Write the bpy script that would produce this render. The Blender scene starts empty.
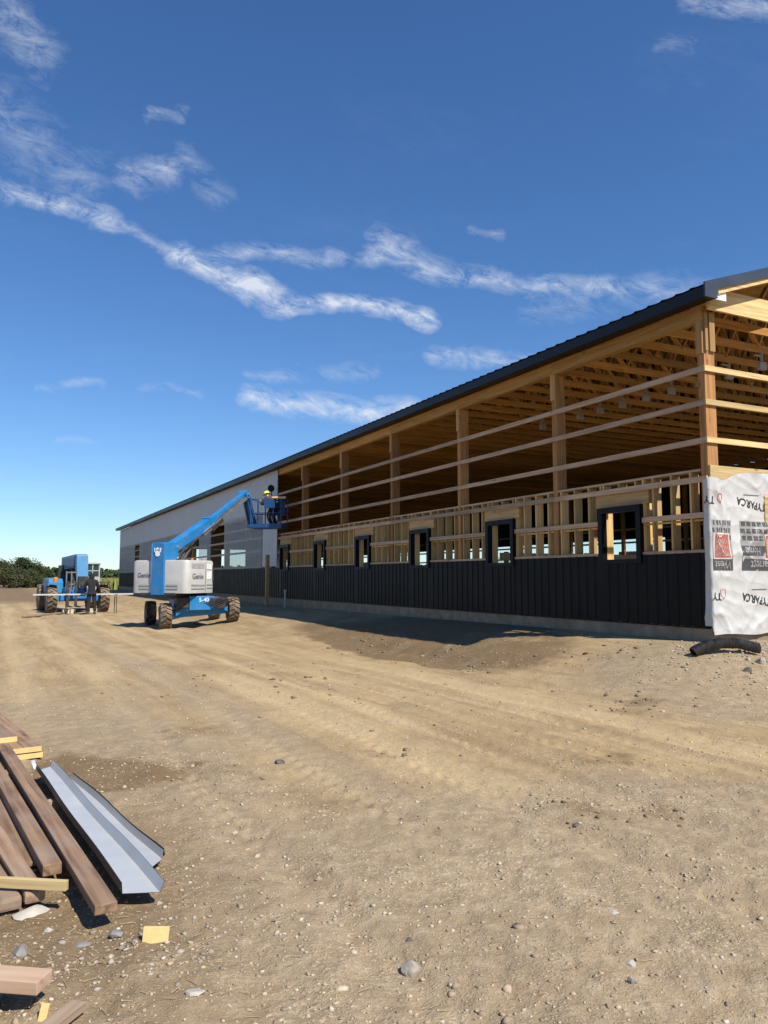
import bpy, bmesh, math, random
import numpy as np
from mathutils import Vector, Matrix, Euler
random.seed(7); rng = np.random.default_rng(11)
R = math.radians
sc = bpy.context.scene
col = sc.collection

# ------------------------------------------------------------------ camera
FPX = 770.0; PITCH = math.atan(65.5/FPX); YAW = math.atan(385/FPX*math.cos(PITCH)); CAMZ = 1.55
cd = bpy.data.cameras.new('camera'); cam = bpy.data.objects.new('camera', cd); col.objects.link(cam)
cam.location = (0, 0, CAMZ); cam.rotation_euler = (R(90)+PITCH, 0, -YAW)
cd.sensor_fit = 'VERTICAL'; cd.sensor_height = 24; cd.lens = FPX/1024*24
cd.clip_start = .05; cd.clip_end = 6000
sc.camera = cam

def ray(px, py):
    X = (px-384)/FPX; U = (512-py)/FPX
    F = math.cos(PITCH)-U*math.sin(PITCH); Z = math.sin(PITCH)+U*math.cos(PITCH)
    return Vector((F*math.sin(YAW)+X*math.cos(YAW), F*math.cos(YAW)-X*math.sin(YAW), Z))
def at_x(px, py, x): r = ray(px, py); return Vector((0, 0, CAMZ))+r*(x/r.x)
def at_y(px, py, y): r = ray(px, py); return Vector((0, 0, CAMZ))+r*(y/r.y)
def at_z(px, py, z): r = ray(px, py); return Vector((0, 0, CAMZ))+r*((z-CAMZ)/r.z)

# ------------------------------------------------------------------ numpy noise and terrain
def _hash(i, j, s):
    n = (i*374761393+j*668265263+s*1442695041) & 0xffffffff
    n = ((n ^ (n >> 13))*1274126177) & 0xffffffff
    return ((n ^ (n >> 16)) & 0xffff)/65535.0
def vnoise(x, y, s=0):
    x = np.asarray(x, float); y = np.asarray(y, float)
    i = np.floor(x).astype(np.int64); j = np.floor(y).astype(np.int64)
    fx = x-i; fy = y-j; fx = fx*fx*(3-2*fx); fy = fy*fy*(3-2*fy)
    a = _hash(i, j, s); b = _hash(i+1, j, s); c = _hash(i, j+1, s); d = _hash(i+1, j+1, s)
    return (a*(1-fx)+b*fx)*(1-fy)+(c*(1-fx)+d*fx)*fy
def fbm(x, y, o=4, s=0):
    v = 0; a = .5; f = 1
    for k in range(o):
        v = v+a*(vnoise(x*f, y*f, s+k)-.5); a *= .5; f *= 2.03
    return v
def sm(a, b, x):
    t = np.clip((x-a)/(b-a), 0, 1); return t*t*(3-2*t)
BX0, BX1, BY0, BY1 = 10.0, 26.0, 8.7, 75.3
def height(x, y, fine=True):
    x = np.asarray(x, float); y = np.asarray(y, float); r = np.hypot(x, y)
    h = -.15*sm(7, 24, r)+.10*sm(28, 38, r)
    dr = np.hypot(np.maximum(np.maximum(BX0-x, x-BX1), 0), np.maximum(np.maximum(BY0-y, y-BY1), 0))
    pad = .54-.10*sm(10, 28, y); s = sm(4.1, .1, dr)*sm(24, 17, y)*0+sm(3.3+.9*sm(17, 25, y), .1, dr)
    h = h*(1-s)+pad*s
    # washed-out dip along the wall
    q = np.hypot((x-7.35+.5*fbm(y*1.3, x*.6, 4, 77))/np.where(x < 7.35, .5, .62), (y-13.6)/np.where(y < 13.6, 3.0, 4.6)); h = h-.06*sm(1.15, .5, q)
    # spoil ridges far off
    h = h+.9*np.exp(-((y-78-.3*x)/3)**2)*sm(3, -6, x)*(.6+fbm(x*.3, y*.3, 3, 5))
    if fine:
        near = 1/(1+(r/14)**2)
        out = sm(.2, .8, dr)
        h = h+out*(.05*fbm(x*.7, y*.7, 3, 1)+.035*fbm(x*2.3, y*1.6, 3, 21))
        h = h+out*near*(.034*fbm(x*6, y*4.5, 3, 3)+.020*fbm(x*17, y*16, 2, 9)); h = h+out*.035*sm(6.8, 7.6, x)*sm(9, 8, x)*sm(9, 10.5, y)*sm(24, 16, y)*np.clip(fbm(x*5, y*4, 4, 13), 0, 1)*2
        # ruts that run parallel with the barn
        wob = x+.35*fbm(y*.16, x*0+3, 2, 31)
        for rx, w, dpt in ((1.45, .14, .030), (3.2, .17, .036), (4.75, .15, .028), (6.0, .2, .036), (.35, .13, .02), (2.35, .12, .02), (4.0, .12, .02), (5.4, .12, .02)):
            k = np.exp(-((wob-rx)/w)**2); k2 = np.exp(-((wob-rx)/(w*2.0))**2)
            h = h+out*(-dpt*1.5*k+dpt*.9*k2)*(.55+1.0*vnoise(y*.5, x*0+rx, 41))
            h = h+out*k*.013*np.sin(y*30+np.abs(wob-rx)*40)*sm(40, 6, r)*vnoise(y*.8, x*.5, 51)
        tm = sm(1.2, .4, np.hypot((x-1.45)/.5, (y-6.4)/1.3)); h = h+tm*.009*np.sin((x+.38*y+.05*np.sin(y*2))*2*np.pi/.085)
    return h
def hz(x, y): return float(height(x, y))

# ------------------------------------------------------------------ materials
def mat_new(name):
    m = bpy.data.materials.new(name); m.use_nodes = True
    nt = m.node_tree; b = nt.nodes['Principled BSDF']
    return m, nt, b
def N(nt, t, **kw):
    n = nt.nodes.new(t)
    for k, v in kw.items(): setattr(n, k, v)
    return n
def L(nt, a, b): nt.links.new(a, b)
def ramp(nt, fac, stops):
    r = N(nt, 'ShaderNodeValToRGB'); e = r.color_ramp.elements
    while len(e) < len(stops): e.new(.5)
    for q, (p, c) in zip(e, stops):
        q.position = p; q.color = (*c, 1) if len(c) == 3 else c
    L(nt, fac, r.inputs[0]); return r
def mixc(nt, fac, a, b, mode='MIX'):
    m = N(nt, 'ShaderNodeMix', data_type='RGBA', blend_type=mode)
    if isinstance(fac, float): m.inputs[0].default_value = fac
    else: L(nt, fac, m.inputs[0])
    for s, v in ((6, a), (7, b)):
        if isinstance(v, tuple): m.inputs[s].default_value = (*v, 1)
        else: L(nt, v, m.inputs[s])
    return m.outputs[2]
def M(name, c, rough=.6, metal=0., var=.18, scale=3., bump=0., bscale=40., spec=.5, dirt=None, dirtamt=.5, dscale=2.5):
    m, nt, b = mat_new(name)
    tc = N(nt, 'ShaderNodeTexCoord')
    no = N(nt, 'ShaderNodeTexNoise'); no.inputs['Scale'].default_value = scale; no.inputs['Detail'].default_value = 6
    L(nt, tc.outputs['Object'], no.inputs['Vector'])
    lo = tuple(v*(1-var) for v in c); hi = tuple(min(1, v*(1+var)) for v in c)
    r = ramp(nt, no.outputs['Fac'], [(.3, lo), (.7, hi)]); o = r.outputs[0]
    if dirt:
        n2 = N(nt, 'ShaderNodeTexNoise'); n2.inputs['Scale'].default_value = dscale; n2.inputs['Detail'].default_value = 8; n2.inputs['Roughness'].default_value = .7
        L(nt, tc.outputs['Object'], n2.inputs['Vector'])
        k = ramp(nt, n2.outputs['Fac'], [(.42, (0, 0, 0)), (.68, (dirtamt,)*3)])
        o = mixc(nt, k.outputs[0], o, dirt)
    L(nt, o, b.inputs['Base Color'])
    b.inputs['Metallic'].default_value = metal; b.inputs['Specular IOR Level'].default_value = spec
    rr = N(nt, 'ShaderNodeMapRange'); rr.inputs['To Min'].default_value = max(.05, rough-.1); rr.inputs['To Max'].default_value = min(1, rough+.12)
    L(nt, no.outputs['Fac'], rr.inputs['Value']); L(nt, rr.outputs[0], b.inputs['Roughness'])
    if bump:
        n3 = N(nt, 'ShaderNodeTexNoise'); n3.inputs['Scale'].default_value = bscale; n3.inputs['Detail'].default_value = 5
        L(nt, tc.outputs['Object'], n3.inputs['Vector'])
        bp = N(nt, 'ShaderNodeBump'); bp.inputs['Strength'].default_value = bump; bp.inputs['Distance'].default_value = .01
        L(nt, n3.outputs['Fac'], bp.inputs['Height']); L(nt, bp.outputs[0], b.inputs['Normal'])
    return m
def wood(name, c, axis, rough=.75, contrast=.28, knots=True, stain=None, stainamt=.5):
    m, nt, b = mat_new(name)
    tc = N(nt, 'ShaderNodeTexCoord'); oi = N(nt, 'ShaderNodeObjectInfo')
    mp = N(nt, 'ShaderNodeMapping'); s = [26, 26, 26]; s['XYZ'.index(axis)] = 1.1
    mp.inputs['Scale'].default_value = s
    ad = N(nt, 'ShaderNodeVectorMath', operation='MULTIPLY_ADD')
    L(nt, oi.outputs['Random'], ad.inputs[0]); ad.inputs[1].default_value = (17, 31, 23); L(nt, tc.outputs['Object'], ad.inputs[2])
    L(nt, ad.outputs[0], mp.inputs['Vector'])
    no = N(nt, 'ShaderNodeTexNoise'); no.inputs['Scale'].default_value = 1; no.inputs['Detail'].default_value = 7; no.inputs['Distortion'].default_value = .6
    L(nt, mp.outputs[0], no.inputs['Vector'])
    lo = tuple(v*(1-contrast)*(1 if i == 0 else .93) for i, v in enumerate(c)); hi = tuple(min(1, v*(1+contrast*.5)) for v in c)
    r = ramp(nt, no.outputs['Fac'], [(.32, lo), (.55, c), (.72, hi)]); o = r.outputs[0]
    if knots:
        m2 = N(nt, 'ShaderNodeMapping'); s2 = [9, 9, 9]; s2['XYZ'.index(axis)] = 3.2
        m2.inputs['Scale'].default_value = s2; L(nt, ad.outputs[0], m2.inputs['Vector'])
        vo = N(nt, 'ShaderNodeTexVoronoi'); L(nt, m2.outputs[0], vo.inputs['Vector']); vo.inputs['Scale'].default_value = .55
        k = ramp(nt, vo.outputs['Distance'], [(.05, (.75,)*3), (.13, (0,)*3)])
        o = mixc(nt, k.outputs[0], o, (c[0]*.32, c[1]*.25, c[2]*.2))
    if stain:
        n4 = N(nt, 'ShaderNodeTexNoise'); n4.inputs['Scale'].default_value = 2.2; n4.inputs['Detail'].default_value = 6
        L(nt, ad.outputs[0], n4.inputs['Vector'])
        k = ramp(nt, n4.outputs['Fac'], [(.45, (0,)*3), (.7, (stainamt,)*3)])
        o = mixc(nt, k.outputs[0], o, stain)
    mr = N(nt, 'ShaderNodeMapRange'); mr.inputs['To Min'].default_value = .68; mr.inputs['To Max'].default_value = 1.18
    L(nt, oi.outputs['Random'], mr.inputs['Value'])
    hs = N(nt, 'ShaderNodeHueSaturation'); L(nt, o, hs.inputs['Color']); L(nt, mr.outputs[0], hs.inputs['Value'])
    L(nt, hs.outputs[0], b.inputs['Base Color'])
    b.inputs['Roughness'].default_value = rough; b.inputs['Specular IOR Level'].default_value = .3
    bp = N(nt, 'ShaderNodeBump'); bp.inputs['Strength'].default_value = .35; bp.inputs['Distance'].default_value = .004
    L(nt, no.outputs['Fac'], bp.inputs['Height']); L(nt, bp.outputs[0], b.inputs['Normal'])
    return m

SPR = (.58, .385, .185); TRT = (.43, .215, .078); GRY = (.50, .36, .235)
MT = dict(
    stud=wood('wood_stud', (.64, .43, .17), 'Z'), girt=wood('wood_girt', (.50, .355, .225), 'Y', stain=(.30, .21, .15), stainamt=.45),
    gablegirt=wood('wood_gable_girt', (.62, .45, .205), 'X'), post=wood('wood_post', TRT, 'Z', contrast=.35), beam=wood('wood_beam', (.52, .295, .095), 'Y'),
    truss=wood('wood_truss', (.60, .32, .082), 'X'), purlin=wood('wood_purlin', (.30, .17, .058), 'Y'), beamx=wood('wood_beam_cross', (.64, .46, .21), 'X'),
    block=wood('wood_block', (.48, .29, .115), 'Z'), osb=wood('wood_header', (.53, .345, .15), 'Y'),
    black=M('black_steel', (.0050, .0047, .0050), .45, 0, .2, 1.6, spec=.13, dirt=(.016, .013, .011), dirtamt=.3, dscale=1.3),
    roof=M('roof_steel', (.007, .009, .0125), .45, 0, .2, 1.2, spec=.3),
    rake=M('rake_trim', (.035, .044, .060), .42, 0, .12, 2),
    frame=M('window_frame', (.003, .003, .0035), .5, spec=.2),
    white=M('white_steel', (.50, .505, .51), .45, 0, .05, 1.0, dirt=(.36, .34, .31), dirtamt=.25, dscale=.5),
    conc=M('concrete', (.30, .235, .165), .9, 0, .25, 4, .4, 30, .2, dirt=(.20, .15, .10), dirtamt=.8, dscale=3),
    plate=M('white_plate', (.72, .74, .76), .5, 0, .05),
    blue=M('blue_paint', (.006, .18, .45), .38, 0, .10, 2.5, dirt=(.22, .20, .18), dirtamt=.30, dscale=3),
    bluelt=M('pale_blue_paint', (.02, .22, .47), .45, 0, .2, 2.5, dirt=(.17, .18, .18), dirtamt=.6, dscale=3),
    bluerail=M('rail_blue', (.010, .065, .20), .45, 0, .1, 4), bluedk=M('dark_blue_paint', (.014, .07, .20), .45, 0, .15, 4),
    grey=M('light_grey_paint', (.47, .47, .455), .42, 0, .06, 2, dirt=(.38, .34, .28), dirtamt=.5, dscale=2.2),
    greydk=M('grey_vent', (.36, .37, .37), .55, 0, .15, 6),
    steel=M('bare_steel', (.42, .42, .41), .38, .7, .15, 6),
    dark=M('dark_machinery', (.022, .022, .023), .55, 0, .3, 9, dirt=(.12, .09, .06), dirtamt=.6, dscale=5),
    rubber=M('tyre_rubber', (.025, .024, .023), .85, 0, .3, 8, .3, 60, dirt=(.30, .22, .14), dirtamt=.95, dscale=2.6),
    mud=M('muddy_tyre', (.13, .095, .062), .92, 0, .35, 5, .5, 50, dirt=(.27, .20, .13), dirtamt=.9, dscale=4),
    glass=M('cab_glass', (.04, .055, .06), .08, 0, .1, 2),
    cabp=M('cab_paint', (.40, .43, .40), .5, 0, .1, 3),
    orange=M('amber_lens', (.75, .22, .02), .3), yellow=M('hi_vis_yellow', (.72, .80, .10), .7, 0, .08),
    skin=M('skin', (.42, .25, .17), .6), navy=M('dark_cloth', (.011, .0105, .012), .9, 0, .3, 10, .4, 60), jean=M('work_trousers', (.018, .016, .016), .9, 0, .3, 12, .4, 70),
    maroon=M('brown_cloth', (.075, .04, .035), .9, 0, .3, 10, .4, 60), tanc=M('grey_cloth', (.25, .27, .30), .9, 0, .2, 10),
    pipe=M('black_plastic', (.014, .014, .015), .42, 0, .3, 8, dirt=(.12, .10, .07), dirtamt=.4, dscale=4),
    galv=M('pale_blue_steel', (.49, .50, .50), .36, .2, .06, 4, .25, 7, dirt=(.36, .36, .35), dirtamt=.3, dscale=3),
    galvshade=M('shade_toned_steel', (.11, .085, .075), .5, .1, .2, 6),  # steel toned brown: shade and dirt bounce painted on the flange outsides
    brownw=wood('brown_lumber', (.30, .185, .108), 'X', contrast=.5, knots=True, stain=(.37, .29, .215), stainamt=.6), brownw2=wood('red_lumber', (.47, .31, .20), 'X', contrast=.3, stain=(.52, .41, .30), stainamt=.4),
    yelw=wood('yellow_lumber', (.70, .52, .25), 'X', contrast=.25), yelb=M('plywood_face', (.66, .47, .19), .8, 0, .12, 14, .2, 60), oldw=wood('old_lumber', (.34, .25, .17), 'X', contrast=.4),
    rock=M('rock_pale', (.34, .30, .24), .9, 0, .3, 9, .6, 40, .2), rockw=M('rock_white', (.40, .365, .31), .85, 0, .2, 9, .5, 40), rockd=M('rock_dark', (.10, .085, .07), .9, 0, .4, 9, .6, 40), rockb=M('rock_blue_grey', (.215, .20, .18), .85, 0, .3, 9, .6, 40),
    wrap=M('house_wrap', (.49, .482, .455), .55, 0, .04, 3, .25, 18), ink=M('print_dark', (.06, .06, .065), .7), inkg=M('print_grey', (.06, .06, .06), .7, 0, .2, 30), inkl=M('print_light_grey', (.27, .26, .245), .7), inkw=M('print_white', (.55, .545, .52), .6), inkr=M('print_red', (.42, .10, .065), .6), inkp=M('print_pink', (.66, .30, .27), .6),
    decal=M('white_decal', (.78, .80, .80), .5), dkdecal=M('black_decal', (.10, .11, .14), .5),
    cream=M('cream_block', (.50, .45, .31), .8), iron=M('worn_iron', (.16, .165, .17), .5, .3, .2, 6), boxgrey=M('box_grey', (.34, .33, .31), .6), bark=M('bark', (.12, .09, .06), .95, 0, .3, 10, .5, 30), straw=M('straw', (.36, .27, .16), .85, 0, .3, 20),
)
nt_ = MT['wrap'].node_tree; vo_ = N(nt_, 'ShaderNodeTexVoronoi'); vo_.inputs['Scale'].default_value = 4.2; tc_ = N(nt_, 'ShaderNodeTexCoord'); L(nt_, tc_.outputs['Object'], vo_.inputs['Vector'])
bp_ = N(nt_, 'ShaderNodeBump'); bp_.inputs['Strength'].default_value = .55; bp_.inputs['Distance'].default_value = .05; L(nt_, vo_.outputs['Distance'], bp_.inputs['Height'])
for lk in list(nt_.links):
    if lk.to_socket.name == 'Normal' and lk.to_node.type == 'BSDF_PRINCIPLED': L(nt_, lk.from_socket, bp_.inputs['Normal'])
L(nt_, bp_.outputs[0], nt_.nodes['Principled BSDF'].inputs['Normal'])
def leafmat(name, a, b_):
    m, nt, b = mat_new(name)
    g = N(nt, 'ShaderNodeNewGeometry'); r = ramp(nt, g.outputs['Random Per Island'], [(0, a), (1, b_)])
    L(nt, r.outputs[0], b.inputs['Base Color']); b.inputs['Roughness'].default_value = .7; b.inputs['Specular IOR Level'].default_value = .25
    return m
MT['leaf'] = leafmat('leaf_green', (.028, .043, .015), (.068, .088, .03)); MT['leafd'] = leafmat('leaf_dark', (.022, .036, .014), (.05, .072, .026)); MT['leafo'] = leafmat('leaf_olive', (.04, .048, .018), (.085, .088, .034))
MT['corn'] = leafmat('crop_leaf', (.15, .17, .045), (.27, .26, .08))
# translucent wall sheet: light passes, shapes behind stay soft
m, nt, b = mat_new('translucent_sheet')
b.inputs['Base Color'].default_value = (.74, .77, .79, 1); b.inputs['Roughness'].default_value = .22
tr = N(nt, 'ShaderNodeBsdfTransparent'); tr.inputs[0].default_value = (.85, .88, .90, 1); tl = N(nt, 'ShaderNodeBsdfTranslucent'); tl.inputs[0].default_value = (.55, .6, .62, 1)
a1 = N(nt, 'ShaderNodeMixShader'); a1.inputs[0].default_value = .35; L(nt, b.outputs[0], a1.inputs[1]); L(nt, tl.outputs[0], a1.inputs[2])
a2 = N(nt, 'ShaderNodeMixShader'); a2.inputs[0].default_value = .60; L(nt, a1.outputs[0], a2.inputs[1]); L(nt, tr.outputs[0], a2.inputs[2])
L(nt, a2.outputs[0], nt.nodes['Material Output'].inputs[0]); MT['film'] = m

# ------------------------------------------------------------------ mesh builder
class MB:
    def __init__(s): s.v = []; s.f = []
    def add(s, vs, fs):
        o = len(s.v); s.v += [tuple(v) for v in vs]; s.f += [tuple(i+o for i in f) for f in fs]; return s
    def box(s, x0, x1, y0, y1, z0, z1):
        x0, x1 = sorted((x0, x1)); y0, y1 = sorted((y0, y1)); z0, z1 = sorted((z0, z1))
        return s.add([(x0, y0, z0), (x1, y0, z0), (x1, y1, z0), (x0, y1, z0), (x0, y0, z1), (x1, y0, z1), (x1, y1, z1), (x0, y1, z1)],
                     [(0, 3, 2, 1), (4, 5, 6, 7), (0, 1, 5, 4), (1, 2, 6, 5), (2, 3, 7, 6), (3, 0, 4, 7)])
    def beam(s, a, b, w, h, up=(0, 0, 1), w2=None, h2=None):
        a = Vector(a); b = Vector(b); d = (b-a).normalized(); up = Vector(up)
        sd = d.cross(up)
        if sd.length < 1e-4: sd = d.cross(Vector((1, 0, 0)))
        sd.normalize(); u = sd.cross(d).normalized(); w2 = w if w2 is None else w2; h2 = h if h2 is None else h2
        vs = [a-sd*w/2-u*h/2, a+sd*w/2-u*h/2, a+sd*w/2+u*h/2, a-sd*w/2+u*h/2, b-sd*w2/2-u*h2/2, b+sd*w2/2-u*h2/2, b+sd*w2/2+u*h2/2, b-sd*w2/2+u*h2/2]
        return s.add(vs, [(0, 1, 2, 3), (7, 6, 5, 4), (0, 4, 5, 1), (1, 5, 6, 2), (2, 6, 7, 3), (3, 7, 4, 0)])
    def prism(s, pts, e):  # pts: loop of 3d points, e: extrusion vector
        n = len(pts); e = Vector(e); a = [Vector(p) for p in pts]
        return s.add(a+[p+e for p in a], [tuple(range(n))[::-1], tuple(range(n, 2*n))]+[(i, (i+1) % n, (i+1) % n+n, i+n) for i in range(n)])
    def tube(s, pts, r, n=10, cap=True):
        pts = [Vector(p) for p in pts]; rs = r if isinstance(r, (list, tuple)) else [r]*len(pts); o = len(s.v); pu = None
        for i, p in enumerate(pts):
            d = (pts[min(i+1, len(pts)-1)]-pts[max(i-1, 0)]).normalized()
            u = pu if pu is not None else (Vector((0, 0, 1)) if abs(d.z) < .9 else Vector((1, 0, 0)))
            u = (u-d*u.dot(d)).normalized(); pu = u; w = d.cross(u)
            for k in range(n):
                t = 2*math.pi*k/n; s.v.append(tuple(p+(u*math.cos(t)+w*math.sin(t))*rs[i]))
        for i in range(len(pts)-1):
            for k in range(n):
                a = o+i*n+k; b = o+i*n+(k+1) % n; s.f.append((a, b, b+n, a+n))
        if cap: s.f.append(tuple(o+k for k in range(n))[::-1]); s.f.append(tuple(o+(len(pts)-1)*n+k for k in range(n)))
        return s
    def lathe(s, prof, c, axis=(1, 0, 0), n=28):  # prof: (offset along axis, radius)
        ax = Vector(axis).normalized(); u = Vector((0, 0, 1)) if abs(ax.z) < .9 else Vector((1, 0, 0)); u = (u-ax*u.dot(ax)).normalized(); w = ax.cross(u); c = Vector(c); o = len(s.v)
        for (q, r) in prof:
            for k in range(n):
                t = 2*math.pi*k/n; s.v.append(tuple(c+ax*q+(u*math.cos(t)+w*math.sin(t))*r))
        for i in range(len(prof)-1):
            for k in range(n):
                a = o+i*n+k; b = o+i*n+(k+1) % n; s.f.append((a, b, b+n, a+n))
        s.f.append(tuple(o+k for k in range(n))[::-1]); s.f.append(tuple(o+(len(prof)-1)*n+k for k in range(n)))
        return s
    def build(s, name, m, parent=None, world=False, smooth=False, bevel=0, loc=None):
        off = Vector((0, 0, 0))
        if loc is not None: off = Vector(loc)
        elif world and parent is not None:
            q = parent
            while q.parent: q = q.parent
            off = q.location
        me = bpy.data.meshes.new(name)
        me.from_pydata([(v[0]-off.x, v[1]-off.y, v[2]-off.z) for v in s.v], [], s.f)
        bm = bmesh.new(); bm.from_mesh(me); bmesh.ops.recalc_face_normals(bm, faces=bm.faces)
        if bevel: bmesh.ops.bevel(bm, geom=list(bm.edges), offset=bevel, segments=2, affect='EDGES', profile=.6)
        bm.to_mesh(me); bm.free()
        if smooth: me.shade_smooth(); me.set_sharp_from_angle(angle=R(35))
        me.materials.append(m if not isinstance(m, str) else MT[m])
        o = bpy.data.objects.new(name, me); col.objects.link(o)
        if parent is not None: o.parent = parent
        if loc is not None: o.location = loc
        return o
def tag(o, label=None, cat=None, group=None, kind=None):
    if label: o['label'] = label
    if cat: o['category'] = cat
    if group: o['group'] = group
    if kind: o['kind'] = kind
    return o
def empty(name, loc, rz=0, label=None, cat=None, group=None):
    o = bpy.data.objects.new(name, None); col.objects.link(o); o.location = loc; o.rotation_euler = (0, 0, rz); o.empty_display_size = .2
    return tag(o, label, cat, group)
def textmesh(s, size, depth=.002, align='CENTER'):
    cu = bpy.data.curves.new('t', 'FONT'); cu.body = s; cu.size = size; cu.extrude = depth; cu.align_x = align; cu.align_y = 'CENTER'; cu.offset = size*.012
    o = bpy.data.objects.new('t', cu); col.objects.link(o); dg = bpy.context.evaluated_depsgraph_get()
    me = bpy.data.meshes.new_from_object(o.evaluated_get(dg)); bpy.data.objects.remove(o)
    return me
def lettering(s, size, M4, m, parent, name='lettering', warp=None, squash=1.0):
    me = textmesh(s, size)
    for v in me.vertices:
        v.co.x *= squash; v.co = M4 @ v.co
        if warp: v.co = warp(v.co)
    me.materials.clear(); me.materials.append(MT[m]); o = bpy.data.objects.new(name, me); col.objects.link(o); o.parent = parent
    return o
def frame4(o, x, y):
    x = Vector(x).normalized(); y = Vector(y); y = (y-x*y.dot(x)).normalized(); z = x.cross(y); o = Vector(o)
    return Matrix(((x.x, y.x, z.x, o.x), (x.y, y.y, z.y, o.y), (x.z, y.z, z.z, o.z), (0, 0, 0, 1)))

# ------------------------------------------------------------------ ground
def ground():
    rs = [0.0, .3]
    while rs[-1] < 2500: rs.append(rs[-1]*(1.0062 if 1.2 < rs[-1] < 45 else 1.03))
    rs = np.array(rs)
    a0 = YAW-R(34); a1 = YAW+R(34)
    th = np.concatenate([np.linspace(a0, a1, 560), np.linspace(a1, a0+2*math.pi, 90)[1:-1]])
    rr, tt = np.meshgrid(rs, th, indexing='ij'); x = rr*np.sin(tt); y = rr*np.cos(tt); nr, nt_ = rr.shape
    z = height(x, y)
    co = np.stack([x, y, z], -1).reshape(-1, 3)
    i, j = np.meshgrid(np.arange(nr-1), np.arange(nt_), indexing='ij'); j2 = (j+1) % nt_
    q = np.stack([i*nt_+j, i*nt_+j2, (i+1)*nt_+j2, (i+1)*nt_+j], -1).reshape(-1, 4)[:, ::-1]
    me = bpy.data.meshes.new('ground'); me.vertices.add(len(co)); me.vertices.foreach_set('co', co.ravel())
    me.loops.add(q.size); me.loops.foreach_set('vertex_index', q.ravel().astype(np.int32))
    me.polygons.add(len(q)); me.polygons.foreach_set('loop_start', np.arange(0, q.size, 4, dtype=np.int32)); me.polygons.foreach_set('loop_total', np.full(len(q), 4, np.int32))
    me.update(); me.validate(); me.shade_smooth()
    X = co[:, 0]; Y = co[:, 1]
    dip = sm(1.12, .8, np.hypot((X-7.9+.5*fbm(Y*1.3, X*.6, 4, 77))/np.where(X < 7.9, .85, 2.2), (Y-13.6)/np.where(Y < 13.6, 3.5, 8.0))); dip = dip*np.clip(.45+1.2*vnoise(X*2.6, Y*1.2, 71)+.8*fbm(X*7, Y*5, 3, 72), 0, 1.2)
    dampspot = sm(1.15, .6, np.hypot((X-.80)/.66, (Y-6.7)/.75)+1.5*fbm(X*1.9, Y*1.7, 4, 8))
    pilearea = sm(1.5, .2, np.hypot((X-.35)/.75, (Y-4.4)/1.7)+.4*fbm(X*2, Y*2, 3, 18))*.55
    blot = np.zeros_like(X)
    for bx, by, br in ((3.55, 4.1, .35), (3.95, 3.9, .22), (2.2, 4.9, .3), (1.7, 6.2, .28), (1.9, 8.0, .5), (4.6, 5.2, .4), (7.2, 7.3, .5), (6.6, 6.9, .35), (3.0, 6.2, .3), (1.62, 3.9, .12)):
        blot = np.maximum(blot, sm(1.1, .2, np.hypot((X-bx)/br, (Y-by)/(br*.8))+1.5*fbm(X*5, Y*5, 4, 61))*(.25+.8*vnoise(X*9, Y*9, 63)))
    damp_shade = np.clip(np.maximum.reduce([dip*.8, dampspot*np.clip(.55+.8*vnoise(X*3, Y*3, 9), 0, 1), pilearea, blot*.55, sm(10.0, 10.4, X)*sm(8.7, 15, Y), .6*sm(46, 62, np.hypot(X, Y))*sm(8, 2, X)]), 0, 1)  # barn floor term paints indoor shade into the ground colour, deeper past the gable
    # gravelly grey dirt: the near left strip, the near right, and round the barn corner
    g = np.maximum.reduce([sm(2.6, 1.2, X-.0*Y+.9*fbm(X*.8, Y*.5, 3, 4))*sm(16, 5, Y), sm(4.2, 2.6, np.hypot(X-2.9, Y-1.5)), .9*sm(3.4, 1.2, np.hypot(X-9.2, Y-7.2)), .55*sm(.6, .1, np.abs(X-2.4-.5*fbm(Y*.2, X*0, 2, 3)))])
    g = np.clip(g*(.8+1.3*fbm(X*1.5, Y*.8, 4, 14)+.15), 0, 1)
    wob = X+.35*fbm(Y*.16, X*0+3, 2, 31); tr_ = np.zeros_like(X)
    for rx, w in ((1.45, .16), (3.2, .2), (4.75, .18), (6.0, .22), (.35, .15), (2.35, .14), (3.9, .1), (5.4, .1)):
        tr_ = np.maximum(tr_, np.exp(-((wob-rx)/(w*2.2))**2)*(.35+.9*vnoise(Y*.35, X*0+rx, 43))*(.6+.6*vnoise(X*3, Y*.5, 44)))
    for n_, arr in (('damp_shade', damp_shade), ('grav', g), ('track', np.clip(tr_, 0, 1))):
        a = me.attributes.new(n_, 'FLOAT', 'POINT'); a.data.foreach_set('value', arr.astype(np.float32))
    o = bpy.data.objects.new('ground', me); col.objects.link(o); tag(o, kind='structure')
    m, nt, b = mat_new('dirt')
    tc = N(nt, 'ShaderNodeTexCoord')
    def noise(sc_, det=8, rough=.6, vec=None, dist=0):
        n = N(nt, 'ShaderNodeTexNoise'); n.inputs['Scale'].default_value = sc_; n.inputs['Detail'].default_value = det; n.inputs['Roughness'].default_value = rough; n.inputs['Distortion'].default_value = dist
        L(nt, vec or tc.outputs['Object'], n.inputs['Vector']); return n.outputs['Fac']
    def attr(n_): a = N(nt, 'ShaderNodeAttribute', attribute_name=n_); return a.outputs['Fac']
    st = N(nt, 'ShaderNodeMapping'); st.inputs['Scale'].default_value = (3.2, .55, 1); L(nt, tc.outputs['Object'], st.inputs['Vector'])
    base = ramp(nt, noise(.55, 9, .62), [(.26, (.31, .218, .118)), (.5, (.475, .342, .188)), (.74, (.58, .43, .25))]).outputs[0]
    base = mixc(nt, ramp(nt, noise(1.0, 8, .65, st.outputs[0], .4), [(.44, (0,)*3), (.64, (.7,)*3)]).outputs[0], base, (.30, .208, .122))
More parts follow.
